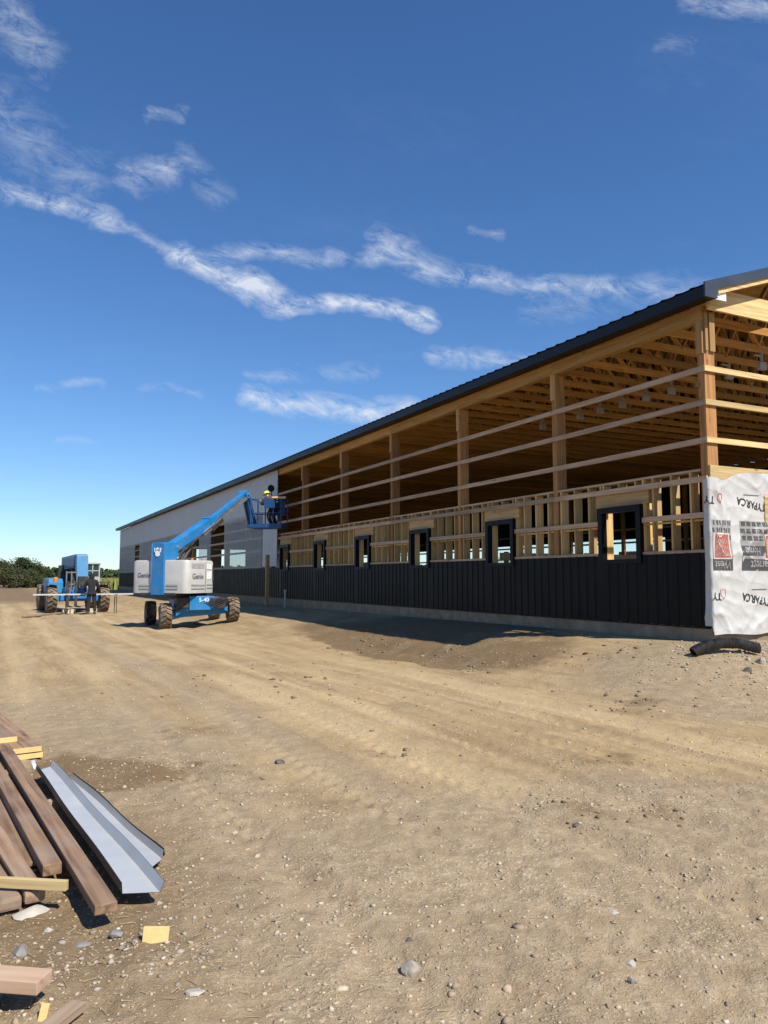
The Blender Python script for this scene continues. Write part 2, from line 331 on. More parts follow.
    st2 = N(nt, 'ShaderNodeMapping'); st2.inputs['Scale'].default_value = (13, 1.1, 1); st2.inputs['Rotation'].default_value = (0, 0, R(4)); L(nt, tc.outputs['Object'], st2.inputs['Vector'])
    base = mixc(nt, ramp(nt, noise(1.0, 6, .7, st2.outputs[0], .8), [(.52, (0,)*3), (.7, (.6,)*3)]).outputs[0], base, (.62, .49, .33))
    base = mixc(nt, ramp(nt, noise(.9, 7, .62, None, .6), [(.48, (0,)*3), (.66, (.7,)*3)]).outputs[0], base, (.262, .182, .104))
    st3 = N(nt, 'ShaderNodeMapping'); st3.inputs['Scale'].default_value = (5.5, .34, 1); L(nt, tc.outputs['Object'], st3.inputs['Vector'])
    base = mixc(nt, ramp(nt, noise(1.0, 5, .6, st3.outputs[0], .5), [(.49, (0,)*3), (.60, (.6,)*3)]).outputs[0], base, (.255, .18, .108))
    base = mixc(nt, ramp(nt, attr('track'), [(.2, (0,)*3), (.9, (.72,)*3)]).outputs[0], base, (.63, .485, .30))
    gcol = ramp(nt, noise(7, 8, .7), [(.3, (.20, .158, .112)), (.52, (.325, .262, .19)), (.75, (.50, .43, .335))]).outputs[0]
    base = mixc(nt, ramp(nt, attr('grav'), [(.12, (0,)*3), (.7, (.85,)*3)]).outputs[0], base, gcol)
    # embedded grit
    vo = N(nt, 'ShaderNodeTexVoronoi'); vo.inputs['Scale'].default_value = 46; L(nt, tc.outputs['Object'], vo.inputs['Vector'])
    gm = N(nt, 'ShaderNodeMath', operation='MULTIPLY'); k1 = ramp(nt, vo.outputs['Distance'], [(.16, (1,)*3), (.30, (0,)*3)]); k2 = ramp(nt, noise(1.7, 5, .7), [(.46, (0,)*3), (.62, (.75,)*3)])
    L(nt, k1.outputs[0], gm.inputs[0]); L(nt, k2.outputs[0], gm.inputs[1])
    gc = ramp(nt, N(nt, 'ShaderNodeSeparateColor').outputs[0], [(0, (.20, .165, .125)), (.5, (.36, .31, .25)), (1, (.56, .52, .45))])
    sp = gc.inputs[0].links[0].from_node; L(nt, vo.outputs['Color'], sp.inputs[0])
    base = mixc(nt, gm.outputs[0], base, gc.outputs[0])
    base = mixc(nt, ramp(nt, noise(30, 6, .75), [(.30, (.5,)*3), (.44, (0,)*3)]).outputs[0], base, (.22, .16, .10))
    base = mixc(nt, ramp(nt, noise(3.1, 9, .72), [(.60, (0,)*3), (.72, (.5,)*3)]).outputs[0], base, (.27, .19, .12))
    dk = N(nt, 'ShaderNodeMath', operation='MULTIPLY_ADD'); L(nt, noise(4, 7, .7), dk.inputs[0]); dk.inputs[1].default_value = .7; L(nt, attr('damp_shade'), dk.inputs[2])
    base = mixc(nt, ramp(nt, dk.outputs[0], [(.40, (0,)*3), (.95, (.95,)*3)]).outputs[0], base, (.122, .076, .040))
    base = mixc(nt, ramp(nt, noise(75, 5, .8), [(.34, (.5,)*3), (.47, (0,)*3)]).outputs[0], base, (.23, .17, .11)); base = mixc(nt, ramp(nt, noise(95, 4, .8), [(.55, (0,)*3), (.68, (.5,)*3)]).outputs[0], base, (.64, .54, .40))
    L(nt, base, b.inputs['Base Color']); b.inputs['Roughness'].default_value = .95; b.inputs['Specular IOR Level'].default_value = .15
    def vor(sc_):
        v = N(nt, 'ShaderNodeTexVoronoi'); v.inputs['Scale'].default_value = sc_; v.inputs['Detail'].default_value = 0
        wv = N(nt, 'ShaderNodeVectorMath', operation='MULTIPLY_ADD'); nz_ = N(nt, 'ShaderNodeTexNoise'); nz_.inputs['Scale'].default_value = sc_*.6; nz_.inputs['Detail'].default_value = 3
        L(nt, tc.outputs['Object'], nz_.inputs['Vector']); L(nt, nz_.outputs['Color'], wv.inputs[0]); wv.inputs[1].default_value = (.9/sc_,)*3; L(nt, tc.outputs['Object'], wv.inputs[2]); L(nt, wv.outputs[0], v.inputs['Vector'])
        return ramp(nt, v.outputs['Distance'], [(.0, (1,)*3), (.5, (0,)*3)]).outputs[0]
    def mul(a_, b_, c_=None):
        q = N(nt, 'ShaderNodeMath', operation='MULTIPLY' if c_ is None else 'MULTIPLY_ADD')
        for i_, v_ in enumerate((a_, b_, c_)):
            if v_ is None: continue
            if isinstance(v_, (int, float)): q.inputs[i_].default_value = v_
            else: L(nt, v_, q.inputs[i_])
        return q.outputs[0]
    msk = ramp(nt, noise(2.6, 6, .7), [(.38, (.1,)*3), (.62, (1,)*3)]).outputs[0]
    hgt = mul(noise(7, 5, .6), .55)
    hgt = mul(mul(vor(24), msk), .30, hgt); hgt = mul(mul(vor(58), ramp(nt, noise(5, 5, .7), [(.35, (.15,)*3), (.6, (1,)*3)]).outputs[0]), .20, hgt); hgt = mul(vor(130), .09, hgt); hgt = mul(gm.outputs[0], .16, hgt)
    hh = N(nt, 'ShaderNodeMath', operation='ADD'); L(nt, hgt, hh.inputs[0]); hh.inputs[1].default_value = 0
    crumb = mul(vor(58), vor(24))
    base = mixc(nt, ramp(nt, crumb, [(.02, (.35,)*3), (.25, (0,)*3)]).outputs[0], base, (.25, .18, .105)); 
    pat = ramp(nt, noise(1.3, 7, .68), [(.47, (0,)*3), (.62, (1,)*3)]).outputs[0]
    spk = ramp(nt, vor(34), [(.30, (0,)*3), (.62, (1,)*3)]).outputs[0]; spk2 = ramp(nt, vor(78), [(.35, (0,)*3), (.65, (1,)*3)]).outputs[0]
    pale = mul(pat, mul(mul(spk, .5), 1.0, mul(spk2, .45)))
    base = mixc(nt, pale, base, (.60, .52, .40)); base = mixc(nt, 1.0, base, (.95, .935, .855), 'MULTIPLY'); nt.links.new(base, b.inputs['Base Color'])
    bp = N(nt, 'ShaderNodeBump'); bp.inputs['Strength'].default_value = .55; bp.inputs['Distance'].default_value = .04
    L(nt, hh.outputs[0], bp.inputs['Height']); L(nt, bp.outputs[0], b.inputs['Normal'])
    me.materials.append(m)
ground()

# loose gravel: one uncountable scatter
def icos():
    bm = bmesh.new(); bmesh.ops.create_icosphere(bm, subdivisions=1, radius=1); v = np.array([p.co[:] for p in bm.verts]); f = np.array([[q.index for q in p.verts] for p in bm.faces]); bm.free(); return v, f
IV, IF = icos()
def scatter(name, pts, sizes, label, kind='stuff', tones=None):
    n = len(pts); V = np.zeros((n, len(IV), 3)); a = rng.uniform(0, 2*np.pi, n)
    jit = 1+.28*rng.standard_normal((n, len(IV), 1)); sc3 = np.stack([rng.uniform(.8, 1.4, n), rng.uniform(.6, 1.1, n), rng.uniform(.4, .8, n)], -1)
    P = IV[None]*np.clip(jit, .55, 1.5)*sc3[:, None]*sizes[:, None, None]
    V[..., 0] = P[..., 0]*np.cos(a)[:, None]-P[..., 1]*np.sin(a)[:, None]; V[..., 1] = P[..., 0]*np.sin(a)[:, None]+P[..., 1]*np.cos(a)[:, None]; V[..., 2] = P[..., 2]
    V += pts[:, None]
    F = (IF[None]+(np.arange(n)*len(IV))[:, None, None]).reshape(-1, 3); me = bpy.data.meshes.new(name)
    me.vertices.add(n*len(IV)); me.vertices.foreach_set('co', V.ravel()); me.loops.add(F.size); me.loops.foreach_set('vertex_index', F.ravel().astype(np.int32))
    me.polygons.add(len(F)); me.polygons.foreach_set('loop_start', np.arange(0, F.size, 3, dtype=np.int32)); me.polygons.foreach_set('loop_total', np.full(len(F), 3, np.int32)); me.update(); me.validate()
    m, nt, b = mat_new(name); g = N(nt, 'ShaderNodeNewGeometry')
    r = ramp(nt, g.outputs['Random Per Island'], tones); tc = N(nt, 'ShaderNodeTexCoord'); no = N(nt, 'ShaderNodeTexNoise'); no.inputs['Scale'].default_value = 60; no.inputs['Detail'].default_value = 4; L(nt, tc.outputs['Object'], no.inputs['Vector'])
    L(nt, mixc(nt, ramp(nt, no.outputs['Fac'], [(.45, (0,)*3), (.7, (.6,)*3)]).outputs[0], r.outputs[0], (.32, .245, .16)), b.inputs['Base Color']); b.inputs['Roughness'].default_value = .9; b.inputs['Specular IOR Level'].default_value = .2
    me.materials.append(m); o = bpy.data.objects.new(name, me); col.objects.link(o); return tag(o, label, 'clods' if 'clod' in name else 'gravel', kind=kind)
TONES = [(0, (.22, .17, .12)), (.35, (.34, .265, .18)), (.7, (.45, .36, .235)), (.93, (.46, .385, .27)), (1, (.52, .46, .37))]
def gravpts(n):
    P = []
    while len(P) < n:
        r = 1.6+14*rng.random()**2.0; a = YAW+R(rng.uniform(-34, 34)); x = r*math.sin(a); y = r*math.cos(a)
        if x > 9.9 and y > 8.5: continue
        d = .28+.9*float(vnoise(x*1.5, y*1.5, 91))**2
        if x < 1.9 and y < 7: d += .45
        if math.hypot(x-9.2, y-7.2) < 2.2: d += .9
        if y < 3.6: d += .2
        if rng.random() < d: P.append((x, y))
    return np.array(P)
pp = gravpts(22000); zz = height(pp[:, 0], pp[:, 1]); sz = .0028+.0075*rng.random(len(pp))**4+.012*(rng.random(len(pp)) < .012)*rng.random(len(pp)); sz *= (1+.06*np.hypot(pp[:, 0], pp[:, 1]))
scatter('gravel', np.column_stack([pp, zz+sz*.12]), sz, 'loose gravel and pebbles scattered over the packed dirt yard', tones=TONES)
cl = []
for cx, cy, n_, s_ in ((9.9, 8.2, 420, .55), (10.6, 8.15, 420, .45), (9.0, 7.4, 160, .7), (.45, 3.55, 120, .3), (.25, 3.35, 80, .3), (.95, 3.3, 90, .35)):
    cl += [(cx+s_*rng.standard_normal(), cy+s_*.6*rng.standard_normal()) for _ in range(n_)]
cl = np.array([c for c in cl if not (c[0] > 9.95 and c[1] > 8.55)]); sz = .005+.015*rng.random(len(cl))**2.5*np.clip(np.hypot(cl[:, 0], cl[:, 1])/5, .7, 1.5)
scatter('coarse_gravel', np.column_stack([cl, height(cl[:, 0], cl[:, 1])+sz*.2]), sz, 'patches of coarse pale gravel at the barn corner and by the lumber', tones=[(0, (.20, .165, .125)), (.5, (.31, .265, .21)), (.85, (.40, .36, .30)), (1, (.52, .48, .42))])
cd_ = []
for bx, by, br, n_ in ((3.55, 4.1, .3, 26), (3.95, 3.9, .25, 20), (2.2, 4.9, .25, 8), (1.7, 6.2, .3, 12), (4.6, 5.2, .4, 10), (7.2, 7.3, .6, 22), (6.6, 6.9, .4, 12), (3.0, 6.2, .3, 8), (7.4, 11, .5, 30), (7.5, 13, .6, 30), (7.6, 16, .8, 40), (8.6, 9.6, .8, 30), (5, 9, 2.5, 40), (3, 12, 2.5, 50)):
    cd_ += [(bx+br*rng.standard_normal()*.6, by+br*rng.standard_normal()*.6) for _ in range(n_)]
cd_ = np.array(cd_); sz = (.006+.017*rng.random(len(cd_))**2)*np.clip(np.hypot(cd_[:, 0], cd_[:, 1])/6, .8, 2.0)
scatter('dirt_clods', np.column_stack([cd_, height(cd_[:, 0], cd_[:, 1])+sz*.2]), sz, 'loose dark clods of earth crumbled over the tan dirt', tones=[(0, (.12, .08, .048)), (.6, (.20, .14, .085)), (1, (.30, .22, .14))])
mb = MB()
for _ in range(150):
    if rng.random() < .6: x = .45+.35*rng.standard_normal(); y = 3.35+.3*rng.standard_normal()
    else: x = rng.uniform(.2, 3); y = rng.uniform(2.4, 4.5)
    a = rng.uniform(0, 6.28); l = rng.uniform(.02, .07); z = hz(x, y)+.006
    mb.tube([(x, y, z), (x+l*.5*math.cos(a), y+l*.5*math.sin(a), z+.002*rng.random()), (x+l*math.cos(a+.04), y+l*math.sin(a+.04), z)], .0014, 4)
tag(mb.build('straw_litter', 'straw'), 'thin straw and wood splinters littering the dirt near the lumber', 'litter', kind='stuff')

# ------------------------------------------------------------------ the barn
BR = empty('pole_barn', (10.0, 8.7, .5), 0, 'long half-built pole barn with black roof, open timber framing and black lower siding', 'barn')
def P(mb, name, m, parent=BR, **k): return mb.build(name, m, parent, world=True, **k)
FX = 10.05                          # outer face of the posts
BAY = 3.66; Y0 = 8.59; NB = 18; YEND = 75.3
WID = 16.0; RX = BX0+WID/2; SLOPE = 1/3
ypost = [Y0]+[8.635+BAY*k for k in range(1, NB)]+[YEND-.15]
RZ0 = 6.12
def roofz(x): return RZ0+(x-9.68)*SLOPE if x <= RX else RZ0+(RX-9.68)*SLOPE-(x-RX)*SLOPE
def corr_y(y0, y1, x, z0, z1, out=-1, rib=.016, pitch=.2286, narrow=.05):
    mb = MB(); pr = []; y = y0
    while y < y1-.01:
        for dy, o in ((0, 0), (pitch-narrow-.04, 0), (pitch-narrow-.02, rib), (pitch-.02, rib)):
            if y+dy <= y1: pr.append((y+dy, o))
        y += pitch
    pr.append((y1, 0)); vs = []; fs = []
    for y, o in pr: vs += [(x+out*o, y, z0), (x+out*o, y, z1)]
    for i in range(len(pr)-1): fs.append((2*i, 2*i+2, 2*i+3, 2*i+1))
    return mb.add(vs, fs)
# foundation
mb = MB().box(10.0, 10.2, Y0-.02, YEND, -.3, .752); P(mb, 'foundation', 'conc')
mb = MB().box(10.2, 26.0, Y0-.02, Y0+.18, -.3, .70); P(mb, 'foundation', 'conc')
mb = MB().box(25.8, 26.0, Y0+.18, YEND, -.3, .70); P(mb, 'foundation', 'conc')
# posts on the near side
for k, y in enumerate(ypost):
    p = P(MB().box(FX, FX+.235, y, y+.135, .4, 5.70), 'post', 'post')
    P(MB().box(FX-.036, FX-.002, y+.004, y+.131, 5.16, 5.698), 'scab_block', 'block', p)
    if k == 0: P(MB().box(FX+.005, FX+.062, y-.038, y-.002, 5.20, 5.84), 'scab_block', 'block', p); P(MB().box(FX+.105, FX+.225, y-.038, y-.002, 5.20, 5.845), 'scab_block', 'block', p)
for k, y in enumerate(ypost):
    P(MB().box(25.8, 25.94, y, y+.145, .4, 5.70), 'post', 'post')
for x in (15.2, 20.6):
    P(MB().box(x, x+.14, Y0, Y0+.145, .4, 5.85), 'post', 'post')
# eave beams: one length per bay
ys = [Y0]+[y+.07 for y in ypost[1:-1]]+[YEND]
for a, b_ in zip(ys[:-1], ys[1:]):
    P(MB().box(FX-.03, FX+.10, a+.002, b_-.002, 5.70, 5.945), 'eave_beam', 'beam')
P(MB().box(25.82, 25.95, Y0, YEND, 5.70, 5.955), 'eave_beam', 'beam')
# gable header, top cut to the roof slope
z0 = 5.835; z1 = 6.20
xs = 10.0; xk = 9.68+(z1+.12-RZ0)/SLOPE
P(MB().prism([(xs, Y0-.17, z0), (26, Y0-.17, z0), (26-(xk-xs), Y0-.17, z1), (xk, Y0-.17, z1), (xs, Y0-.17, roofz(xs)-.12)], (0, .045, 0)), 'gable_header', 'beamx')
# side girts on the open upper wall, in two-bay lengths with staggered joints
for z in (4.953, 4.402, 3.789):
    st = [Y0]+[ypost[j]+.07 for j in ((2, 4, 6, 8, 10, 12, 14, 16) if z != 4.402 else (1, 3, 5, 7, 9, 11, 13, 15))]+[YEND]
    for a, b_ in zip(st[:-1], st[1:]):
        if a > 29.7 and z > 4.2: continue
        P(MB().box(FX-.040, FX-.002, a+.003, b_-.003, z-.092, z), 'girt', 'girt')
# gable girts
for z in (4.953, 4.402, 3.789):
    P(MB().box(FX-.04, 15.27, Y0-.040, Y0-.002, z-.09, z), 'girt', 'gablegirt')
    P(MB().box(15.275, 26, Y0-.040, Y0-.002, z-.09, z), 'girt', 'gablegirt')
P(MB().box(FX+.002, 15.27, Y0-.041, Y0-.003, 3.10, 3.335), 'girt', 'gablegirt')
P(MB().box(15.275, 26, Y0-.041, Y0-.003, 3.10, 3.335), 'girt', 'gablegirt')
P(MB().box(FX+.24, 26, Y0, Y0+.10, .705, 3.1), 'gable_sheathing', 'osb')
# stud wall between the corner and the finished part
WC = [10.53, 14.26, 17.95, 21.57, 25.14, 28.85]; WW = .53; ZS0, ZW0, ZW1, ZTOP = 1.944, 1.80, 2.83, 3.30
SX0 = FX+.004; SX1 = FX+.188
def inwin(y, pad=0): return any(abs(y-c) < WW+pad for c in WC)
P(MB().box(SX0-.001, SX1, Y0+.155, 18.0, ZTOP-.038, ZTOP), 'top_plate', 'girt'); P(MB().box(SX0-.001, SX1, 18.004, 29.74, ZTOP-.038, ZTOP), 'top_plate', 'girt')
y = Y0+.15
while y < 29.6:
    if any(abs(y-q-.07) < .11 for q in ypost): y += .2
    if inwin(y, -.02):
        P(MB().box(SX0, SX1, y, y+.038, 3.09, ZTOP-.04), 'cripple_stud', 'stud'); P(MB().box(SX0, SX1, y, y+.038, .76, ZW0-.04), 'cripple_stud', 'stud')
    else: P(MB().box(SX0, SX1, y, y+.038, .76, ZTOP-.04), 'stud', 'stud')
    y += .406
for c in WC:
    for s in (-1, 1):
        yy = c+s*(WW-.015); P(MB().box(SX0+.001, SX1-.001, min(yy, yy+s*.038), max(yy, yy+s*.038), .76, ZTOP-.041), 'stud', 'stud')
    P(MB().box(SX0-.003, SX0+.08, c-.66, c+.66, ZW1+.012, 3.085), 'window_header', 'osb')
segs = []; a = Y0+.03
for c in WC: segs.append((a, c-WW-.003)); a = c+WW+.003
segs.append((a, 29.74))
for i, (a, b_) in enumerate(segs):
    P(MB().box(FX-.040, FX-.002, a, b_, 2.50, 2.59), 'girt', 'girt')
    P(MB().box(FX-.040, FX-.002, a, b_, ZS0+.001, ZS0+.05), 'girt', 'girt')
    P(MB().box(SX0+.03, SX0+.068, a+.02, b_-.02, 2.455, 2.49), 'blocking', 'stud')
for a, b_ in ((Y0, 12.36), (12.363, 19.69), (19.693, 27.0), (27.003, 29.74)):
    P(MB().box(FX-.041, FX-.003, a, b_, 3.075, 3.17), 'girt', 'girt')
# black lower siding in sheets round the windows
def siding(y0, y1, z0, z1, m='black'): return P(corr_y(y0, y1, FX-.045, z0, z1, narrow=.06), 'lower_siding' if m == 'black' else 'upper_siding', m)
a = Y0+.035
for c in WC:
    siding(a, c-WW, .768, ZS0); siding(c-WW, c+WW, .768, ZW0); a = c+WW
siding(a, 31.7, .768, ZS0)
for a in np.arange(31.7, 75, 5.45): siding(float(a), min(float(a)+5.45, YEND), .74, ZS0-.0)
P(MB().box(FX-.075, FX-.046, Y0+.035, YEND, .745, .767), 'base_trim', 'black')
# windows: frame, jamb liner
for c in WC:
    f = MB(); w = .105; xa, xb = FX-.085, FX+.04
    f.box(xa, xb, c-WW, c-WW+w, ZW0, ZW1).box(xa, xb, c+WW-w, c+WW, ZW0, ZW1).box(xa, xb, c-WW+w, c+WW-w, ZW1-w, ZW1).box(xa, xb, c-WW+w, c+WW-w, ZW0, ZW0+.075)
    wo = P(f, 'window', 'frame')
    P(MB().box(xb+.002, SX1+.01, c-WW+.02, c-WW+w-.002, ZW0+.08, ZW1-.08).box(xb+.002, SX1+.01, c+WW-w+.002, c+WW-.02, ZW0+.08, ZW1-.08).box(xb+.002, SX1+.01, c-WW+w, c+WW-w, ZW0+.04, ZW0+.08), 'jamb_liner', 'stud', wo)
# finished end: white upper siding, lower band of translucent sheets over girts
siding(29.75, 31.72, ZS0+.06, 5.93, 'white')
for a in np.arange(31.72, 75, 5.448): siding(float(a), min(float(a)+5.448, YEND), 4.28, 5.93, 'white')
for z in (2.05, 2.72, 3.30, 4.27):
    for a, b_ in ((31.72, 46.0), (46.003, 60.0), (60.003, YEND)):
        P(MB().box(FX-.042, FX-.002, a, b_, z-.09, z), 'girt', 'girt')
for a, b_, zt in ((31.75, 34.0, 4.26), (34.03, 37.9, 4.40), (40.7, 43.4, 3.95), (47.0, 52.0, 4.2), (52.05, 58.0, 4.25), (58.05, 64.0, 4.22), (66.3, YEND-.05, 4.25)):
    P(corr_y(a, b_, FX-.048, ZS0+.01, zt, narrow=.06, rib=.02), 'translucent_sheet', 'film')
P(MB().box(FX-.06, FX-.02, YEND-.04, YEND+.02, .5, 5.93), 'corner_trim', 'white')
P(MB().box(FX-.09, FX-.064, 29.69, 29.78, ZS0+.02, 5.93), 'edge_trim', 'white')
P(MB().prism([(10.0, YEND+.02, 4.3), (26, YEND+.02, 4.3), (26, YEND+.02, 5.9), (RX, YEND+.02, roofz(RX)-.2), (10.0, YEND+.02, 5.9)], (0, .04, 0)), 'end_wall', 'white')
for a, b_ in ((10.0, 13.0), (16.2, 17.0), (18.6, 19.6), (22.4, 26.0)): P(MB().box(a, b_, YEND+.02, YEND+.06, .5, 4.295), 'end_wall', 'white')
# far side wall: closed above, open band below
P(corr_y(Y0, 24.6, 25.96, 1.25, 5.9, out=1), 'far_siding', 'black'); P(corr_y(24.6, YEND, 25.96, 3.3, 5.9, out=1), 'far_siding', 'black'); P(corr_y(Y0, YEND, 25.96, .7, 1.25, out=1), 'far_siding', 'black')
for z in (1.3, 1.95, 2.6, 3.2, 3.8):
    P(MB().box(25.95, 25.99, Y0, YEND, z-.09, z), 'girt', 'girt')
for a, b_ in ((24.7, 27.4), (30.5, 33.2), (36.0, 37.2), (41, 43.5), (47.5, 49), (54, 60)):
    P(corr_y(a, b_, 25.93, 1.3, 2.75, out=1), 'far_panel', 'film' if a in (36.0, 47.5) else 'white')
# roof sheets with ribs, purlins, soffit, fascia, rake
YR0, YR1 = 8.21, 76.3
def roof_sheet(side):
    pr = []; y = YR0; pitch = .30
    while y < YR1-.01:
        for dy, o in ((0, 0), (.205, 0), (.235, .018), (.27, .018)):
            if y+dy <= YR1: pr.append((y+dy, o))
        y += pitch
    pr.append((YR1, 0)); vs = []; fs = []
    xe = 9.66 if side == 0 else 2*RX-9.66
    for y, o in pr: vs += [(xe, y, roofz(9.66)+o), (RX, y, roofz(RX)+o)]
    for i in range(len(pr)-1): fs.append((2*i, 2*i+2, 2*i+3, 2*i+1))
    return MB().add(vs, fs)
rf = P(roof_sheet(0), 'roof', 'roof'); P(roof_sheet(1), 'roof', 'roof')
P(MB().beam((RX-.12, YR0, roofz(RX)+.03), (RX-.12, YR1, roofz(RX)+.03), .3, .02).beam((RX+.12, YR0, roofz(RX)+.025), (RX+.12, YR1, roofz(RX)+.025), .3, .02), 'ridge_cap', 'roof', rf)
P(MB().box(9.68, 9.71, YR0, YR1, 5.92, 6.10), 'fascia', 'roof')
P(MB().box(9.71, 10.005, YR0+.03, YR1-.03, 5.957, 5.968), 'soffit', 'roof')
for sgn in (0, 1):
    X = lambda x: x if sgn == 0 else 2*RX-x
    n = 13
    for i in range(n):
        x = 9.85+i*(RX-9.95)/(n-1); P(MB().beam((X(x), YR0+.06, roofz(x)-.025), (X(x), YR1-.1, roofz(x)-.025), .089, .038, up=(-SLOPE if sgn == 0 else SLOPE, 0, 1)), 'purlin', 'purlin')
    tk = [(X(9.66), YR0-.02, roofz(9.66)+.035), (X(9.66), YR0-.02, roofz(9.66)-.20), (X(9.92), YR0-.02, roofz(9.66)-.20), (X(9.95), YR0-.02, roofz(9.95)-.135), (X(RX), YR0-.02, roofz(RX)-.135), (X(RX), YR0-.02, roofz(RX)+.035)]
    P(MB().prism(tk, (0, .03, 0)), 'rake_trim', 'rake')
    P(MB().beam((X(9.98), YR0+.03, roofz(9.98)-.14), (X(RX), YR0+.03, roofz(RX)-.14), .038, .14, up=(0, 0, 1)), 'fly_rafter', 'beamx')
    P(MB().beam((X(9.98), Y0-.1, roofz(9.98)-.12), (X(RX), Y0-.1, roofz(RX)-.12), .038, .16, up=(0, 0, 1)), 'gable_rafter', 'truss')
P(MB().box(9.95, 10.20, YR0+.04, YR0+.055, 5.93, 6.08), 'eave_return', 'plate')
# trusses every 0.73 m
def truss_mb():
    mb = MB(); zc = 5.80; t = .038; h = .14
    mb.box(10.06, 25.94, -t/2, t/2, zc, zc+h)
    top = lambda x: roofz(x)-.12
    mb.beam((10.02, 0, top(10.02)), (RX, 0, top(RX)), t, h); mb.beam((25.98, 0, top(25.98)), (RX, 0, top(RX)), t, h)
    for sgn in (1, -1):
        X = lambda x: x if sgn > 0 else 2*RX-x
        px = [10.5, 11.5, 12.7, 14.0, 15.3, 16.7, RX]
        for i in range(len(px)-1):
            a, b_ = px[i], px[i+1]; mid = (a+b_)/2
            mb.beam((X(a), .003*sgn, zc+h*.7), (X(mid), .003*sgn, top(mid)-.03), t, .085, up=(0, 1, 0), w2=t); mb.beam((X(mid), -.003*sgn, top(mid)-.03), (X(b_), -.003*sgn, zc+h*.7), t, .085, up=(0, 1, 0))
    return mb
t0 = None; trs = []
for k in range(91):
    y = Y0+.30+k*BAY/5
    if t0 is None:
        mbt = truss_mb(); t0 = mbt.build('truss', 'truss', BR, loc=(0, 0, 0)); t0.location = (-10.0, y-8.7, -.5)
        o = t0
    else:
        o = t0.copy(); col.objects.link(o); o.parent = BR; o.location = (-10.0, y-8.7, -.5)
    trs.append((o, y))
# white boxes under the trusses and their brackets
w0 = None
for o, y in trs[:11]:
    wz = 5.55
    if w0 is None:
        w0 = MB().box(-.085, .085, -.04, .04, -.085, .075).build('junction_box', 'boxgrey', BR, bevel=.01); w0.location = (12.80-10, y-8.7, wz-.5)
        b0 = MB().box(-.02, .02, -.02, .02, .087, .25).box(-.20, -.02, -.015, .015, .17, .20).build('bracket', 'boxgrey', w0)
    else:
        q = w0.copy(); col.objects.link(q); q.parent = BR; q.location = (12.80-10, y-8.7, wz-.5); c = b0.copy(); col.objects.link(c); c.parent = q
# longitudinal braces on the bottom chords
for x in (13.3, 18.0, 22.7): P(MB().box(x, x+.089, Y0, 60, 5.942, 5.98), 'bracing', 'purlin')
# pen framing inside
pn = MB()
for x in (11.4, 14.0, 17.0, 20.0, 23.0): pn.box(x, x+.09, 16.0, 16.09, .5, 2.2)
P(pn, 'inner_partition', 'post')
P(MB().box(11.2, 23.2, 15.95, 15.99, 1.98, 2.17), 'inner_partition', 'gablegirt')
mb = MB()
vs = []; fs = []; xx = np.arange(13.6, 16.6, .1)
for i, x in enumerate(xx): vs += [(x, 16.12+.02*(i % 2), .6), (x, 16.12+.02*(i % 2), 1.95)]
P(mb.add(vs, [(2*i, 2*i+2, 2*i+3, 2*i+1) for i in range(len(xx)-1)]), 'inner_partition', 'white')
for z in (.85, 1.2, 1.5): P(MB().tube([(11.2, 13.6, z), (23.2, 13.6, z)], .024, 8), 'pen_rail', 'dark')
for x in (11.2, 14.2, 17.2, 20.2, 23.2): P(MB().tube([(x, 13.6, .4), (x, 13.6, 1.55)], .03, 8), 'pen_rail', 'dark')
for yy in (24.0, 33.0, 42.0):
    for z in (1.0, 1.5, 2.0): P(MB().box(14, 25, yy, yy+.04, z-.07, z+.07), 'inner_partition', 'gablegirt')

# house wrap round the corner
def wr(u, z):   # creases, metres
    u = np.asarray(u, float); z = np.asarray(z, float)
    a = 1-np.abs(2*vnoise(u*2.1+z*1.1, z*1.5-u*.8, 201)-1); b_ = 1-np.abs(2*vnoise(u*4.6-z*2.6, z*3.3+u*1.5, 207)-1)
    return .040*(a**4-.25)+.021*(b_**3-.3)+.012*vnoise(u*1.2, z*1.0, 211)
ZT = lambda x: 3.13+.12*sm(10.1, 10.9, x)-.05*np.exp(-((x-10.35)/.18)**2)+.05*fbm(x*3, x*0, 2, 5)
us = np.concatenate([np.linspace(-.085, 0, 10), np.linspace(.02, 3.4, 130)]); nz = 90
vs = []; fs = []
def wrap_pt(u, t, lift=0.0):
    e = float(fbm(t*5.0, 0, 3, 222))
    if u <= 0:
        uu = u*(1+.35*e+.45*sm(.5, .05, t)); zt = 3.13; z = (.78+.05*e)+(zt-.80)*t-.10*(-u)*t
        return (9.955-float(wr(u, z))*.35-lift-.006, Y0-.06-uu, z)
    zt = float(ZT(10+u)); zb = .655+.05*sm(.9, 2.2, u)*.6+.015*math.sin(u*5); z = zb+(zt-zb)*t; k = min(1, u/.1)
    return (9.95+u, Y0-.075-float(wr(u, z))*k-lift-.01, z)
for u in us:
    for i in range(nz+1): vs.append(wrap_pt(float(u), i/nz))
for i in range(len(us)-1):
    for j in range(nz): a = i*(nz+1)+j; fs.append((a, a+nz+1, a+nz+2, a+1))
WRP = P(MB().add(vs, fs), 'house_wrap', 'wrap', smooth=False)
WRP.data.shade_smooth()
def onwrap(px, py):
    p = at_y(px, py, Y0-.10); return p.x, p.z
base_off = BR.location.copy()
def warpf(v):
    u = v.x-9.95
    if u > .0: y = Y0-.075-float(wr(u, v.z))*min(1, u/.1)-.01-.007-abs(v.y)*.5; return Vector((v.x, y, v.z))-base_off
    e = 0; return Vector((9.955-float(wr(u, v.z))*.35-.006-.007, Y0-.06-u, v.z))-base_off
